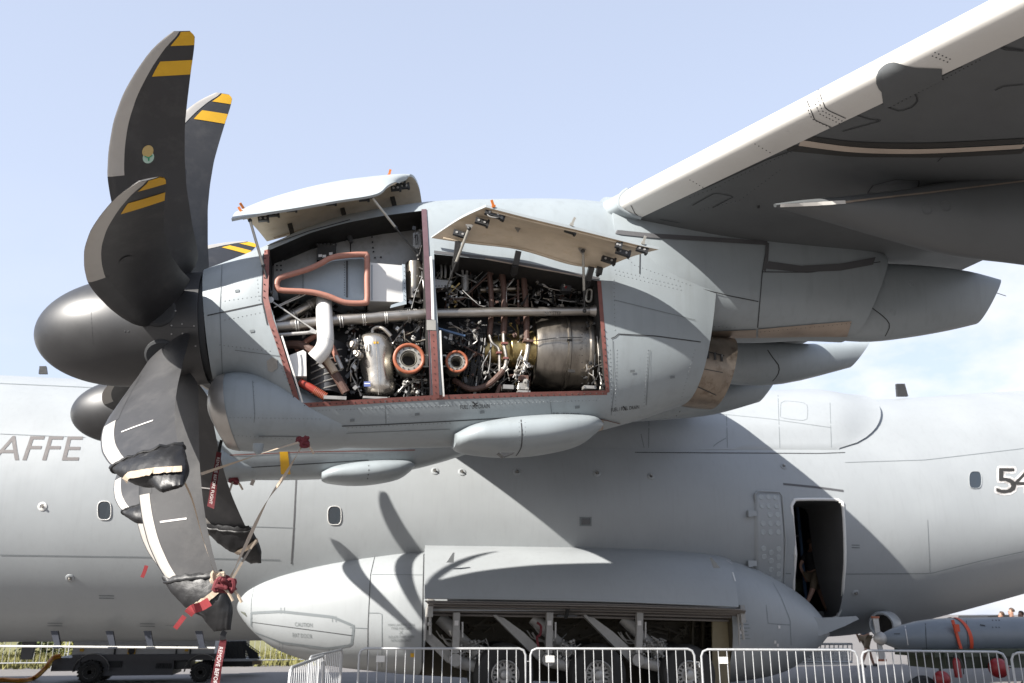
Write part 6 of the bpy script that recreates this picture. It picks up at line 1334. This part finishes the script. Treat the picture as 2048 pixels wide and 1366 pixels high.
def person(x, y, z, face, H, label, shirt, pants, hair, shorts=False, walk=.0, group=None, long=True, shoes='gun'):
    root = empty('person', (x, y, z), label, 'person', group); s = H/1.8; ca, sa = cos(face), sin(face)
    def W(f, l, u): return V((x+(f*ca-l*sa)*s, y+(f*sa+l*ca)*s, z+u*s))   # forward, left, up
    J = {'pel': (W(0, 0, .96), .12*s), 'ch': (W(.02, 0, 1.30), (.15*s, .12*s)), 'nk0': (W(.02, 0, 1.46), .075*s), 'nk': (W(.035, 0, 1.54), .052*s), 'hd0': (W(.05, 0, 1.62), (.07*s, .08*s)), 'hd': (W(.045, 0, 1.70), (.078*s, .092*s)), 'hd1': (W(.03, 0, 1.775), .05*s), 'nose': (W(.145, 0, 1.655), .014*s)}
    B = [('pel', 'ch'), ('ch', 'nk0'), ('nk0', 'nk'), ('nk', 'hd0'), ('hd0', 'hd'), ('hd', 'hd1'), ('hd0', 'nose')]
    for sd_, n_ in ((1, 'l'), (-1, 'r')):
        st = walk*sd_
        J['hp'+n_] = (W(0, .1*sd_, .90), .10*s); J['kn'+n_] = (W(st*.22+.03, .1*sd_, .50), .062*s); J['an'+n_] = (W(st*.45-.04*abs(walk), .1*sd_, .09), .042*s); J['ft'+n_] = (W(st*.45+.14, .11*sd_, .035), .034*s)
        J['sh'+n_] = (W(.0, .19*sd_, 1.43), .062*s); J['el'+n_] = (W(-st*.15-.02, .25*sd_, 1.15), .043*s); J['wr'+n_] = (W(-st*.2+.12, .24*sd_, .92), .03*s); J['hn'+n_] = (W(-st*.2+.16, .235*sd_, .84), .032*s)
        B += [('pel', 'hp'+n_), ('hp'+n_, 'kn'+n_), ('kn'+n_, 'an'+n_), ('an'+n_, 'ft'+n_), ('nk0', 'sh'+n_), ('sh'+n_, 'el'+n_), ('el'+n_, 'wr'+n_), ('wr'+n_, 'hn'+n_)]
        for k, (df, dl) in enumerate(((.03, .02), (.015, .008), (0, -.004), (-.015, -.01))): J['f%s%d' % (n_, k)] = (W(-st*.2+.165+df, (.235+dl*.3)*sd_, .745+.008*k), .009*s); B.append(('hn'+n_, 'f%s%d' % (n_, k)))
        J['th'+n_] = (W(-st*.2+.2, .22*sd_, .80), .010*s); B.append(('hn'+n_, 'th'+n_))
    skinmesh('body', J, B, 'skin', root)
    k = 1.16; JS = {n_: (J[n_][0], tuple(q*k+.008 for q in (J[n_][1] if isinstance(J[n_][1], tuple) else (J[n_][1],)*2))) for n_ in ('ch', 'pel', 'nk0', 'shl', 'shr')}
    BS_ = [('ch', 'pel'), ('ch', 'nk0'), ('nk0', 'shl'), ('nk0', 'shr')]
    for n_ in 'lr': JS['el'+n_] = (J['sh'+n_][0].lerp(J['el'+n_][0], .65), .066*s); BS_.append(('sh'+n_, 'el'+n_))
    skinmesh('shirt', JS, BS_, shirt, root)
    JP = {'pel': (J['pel'][0], .145*s)}; BP_ = []
    for n_ in 'lr':
        JP['hp'+n_] = (J['hp'+n_][0], .122*s); JP['kn'+n_] = (J['kn'+n_][0].lerp(J['hp'+n_][0], .12 if shorts else 0), (.095 if shorts else .078)*s); BP_ += [('pel', 'hp'+n_), ('hp'+n_, 'kn'+n_)]
        if not shorts: JP['an'+n_] = (J['an'+n_][0], .062*s); BP_.append(('kn'+n_, 'an'+n_))
    skinmesh('shorts' if shorts else 'trousers', JP, BP_, pants, root)
    mb = MB(); c = W(.02, 0, 1.72); rings = []
    mb.sphere(c, .108*s, 16, 10, 0, (1, .9, .95)); hv = [v_ for v_ in mb.v]
    fwd = V((ca, sa, 0)); mb.v = [tuple(V(v_) if (V(v_)-c).dot(fwd) < .045*s and (V(v_)-c).z > -.06*s else V(v_)+(c-V(v_))*.35) for v_ in hv]; mb.build('hair', M[hair], root, 60)
    for sd_ in (1, -1):
        mb = MB(); mb.sphere(W(.125, .032*sd_, 1.69), .011*s, 8, 6); mb.build('eye', M['seam'], root); mb = MB(); mb.sphere(W(.03, .083*sd_, 1.665), .026*s, 8, 6, 0, (.7, .35, 1.2)); mb.build('ear', M['skin'], root)
        f = J['ft'+('l' if sd_ > 0 else 'r')][0]; an_ = J['an'+('l' if sd_ > 0 else 'r')][0]; mb = MB(); mb.tube([an_+V((0, 0, -.03)), an_.lerp(f, .5)+V((0, 0, -.0)), f+V((0, 0, .01))], [.052*s, .05*s, .042*s], 10); mb.build('shoe', M[shoes], root)
    mb = MB(); mb.sphere(W(.125, 0, 1.615), .018*s, 8, 5, 0, (.5, 1.1, .3)); mb.build('mouth', M['salmon'], root)
    return root
q = at(1634, 1228, 20.2); person(q.x, 20.2, q.z, .2, 1.78, 'person in a black shirt and khaki shorts walking inside the open fuselage door', 'tblack', 'khaki', 'hair', True, 1.0, shoes='white')
for x, yt, lb, sh, pn, hr, fc, Y in ((2003, 1222, 'person with short brown hair farthest left of those beyond the pod', 'camo', 'camo', 'hair', 2.9, 27), (2023, 1215, 'tall person with cropped hair in profile beyond the pod', 'camo', 'camo', 'hair', 3.0, 27), (2042, 1221, 'person at the right frame edge beyond the pod', 'tealcloth', 'camo', 'hair', 3.3, 26)):
    q = at(x, yt, Y); person(q.x, Y, 0, fc, q.z*.985, lb, sh, pn, hr)
q = at(1738, 1340, 27); person(q.x, 27, 0, 0.3, 1.75, 'person whose bare legs show under the aircraft tail behind the barrier', 'tealcloth', 'khaki', 'hair', True, .9)
# parked dark vehicles far behind the pod
for i, (x, y, w_, h, lb) in enumerate(((1940, 1232, 2.0, 1.5, 'low dark vehicle roof visible just over the pod'), (1972, 1230, 2.2, 1.6, 'dark rounded vehicle roof left of the standing people'))):
    q = at(x, y, 30); v_ = empty('parked_vehicle', (q.x, 30, 0), lb, 'vehicle', 'vehicles beyond the pod'); mb = MB(); mb.loft([[V((q.x+dx, Y, z)) for dx, z in ((-w_*.5, .35), (-w_*.52, .9), (-w_*.38, h*.62), (-w_*.25, h-.03), (w_*.2, h), (w_*.42, h*.62), (w_*.52, .85), (w_*.5, .35))] for Y in (29.2, 30.8)]); mb.build('body', M['gun'], v_, 30)
    mb = MB(); mb.prism([V((q.x-w_*.3, 29.19, h*.66)), V((q.x-w_*.2, 29.19, h-.1)), V((q.x+w_*.18, 29.19, h-.1)), V((q.x+w_*.34, 29.19, h*.66))], (0, -.01, 0)); mb.build('window', M['glass'], v_, 0)
    for dx in (-.32, .32): mb = MB(); mb.lathe((q.x+dx*w_, 29.2, .33), (0, 1, 0), [(-.1, .2), (-.1, .33), (.1, .33)], 20); mb.build('wheel', M['rubber'], v_)
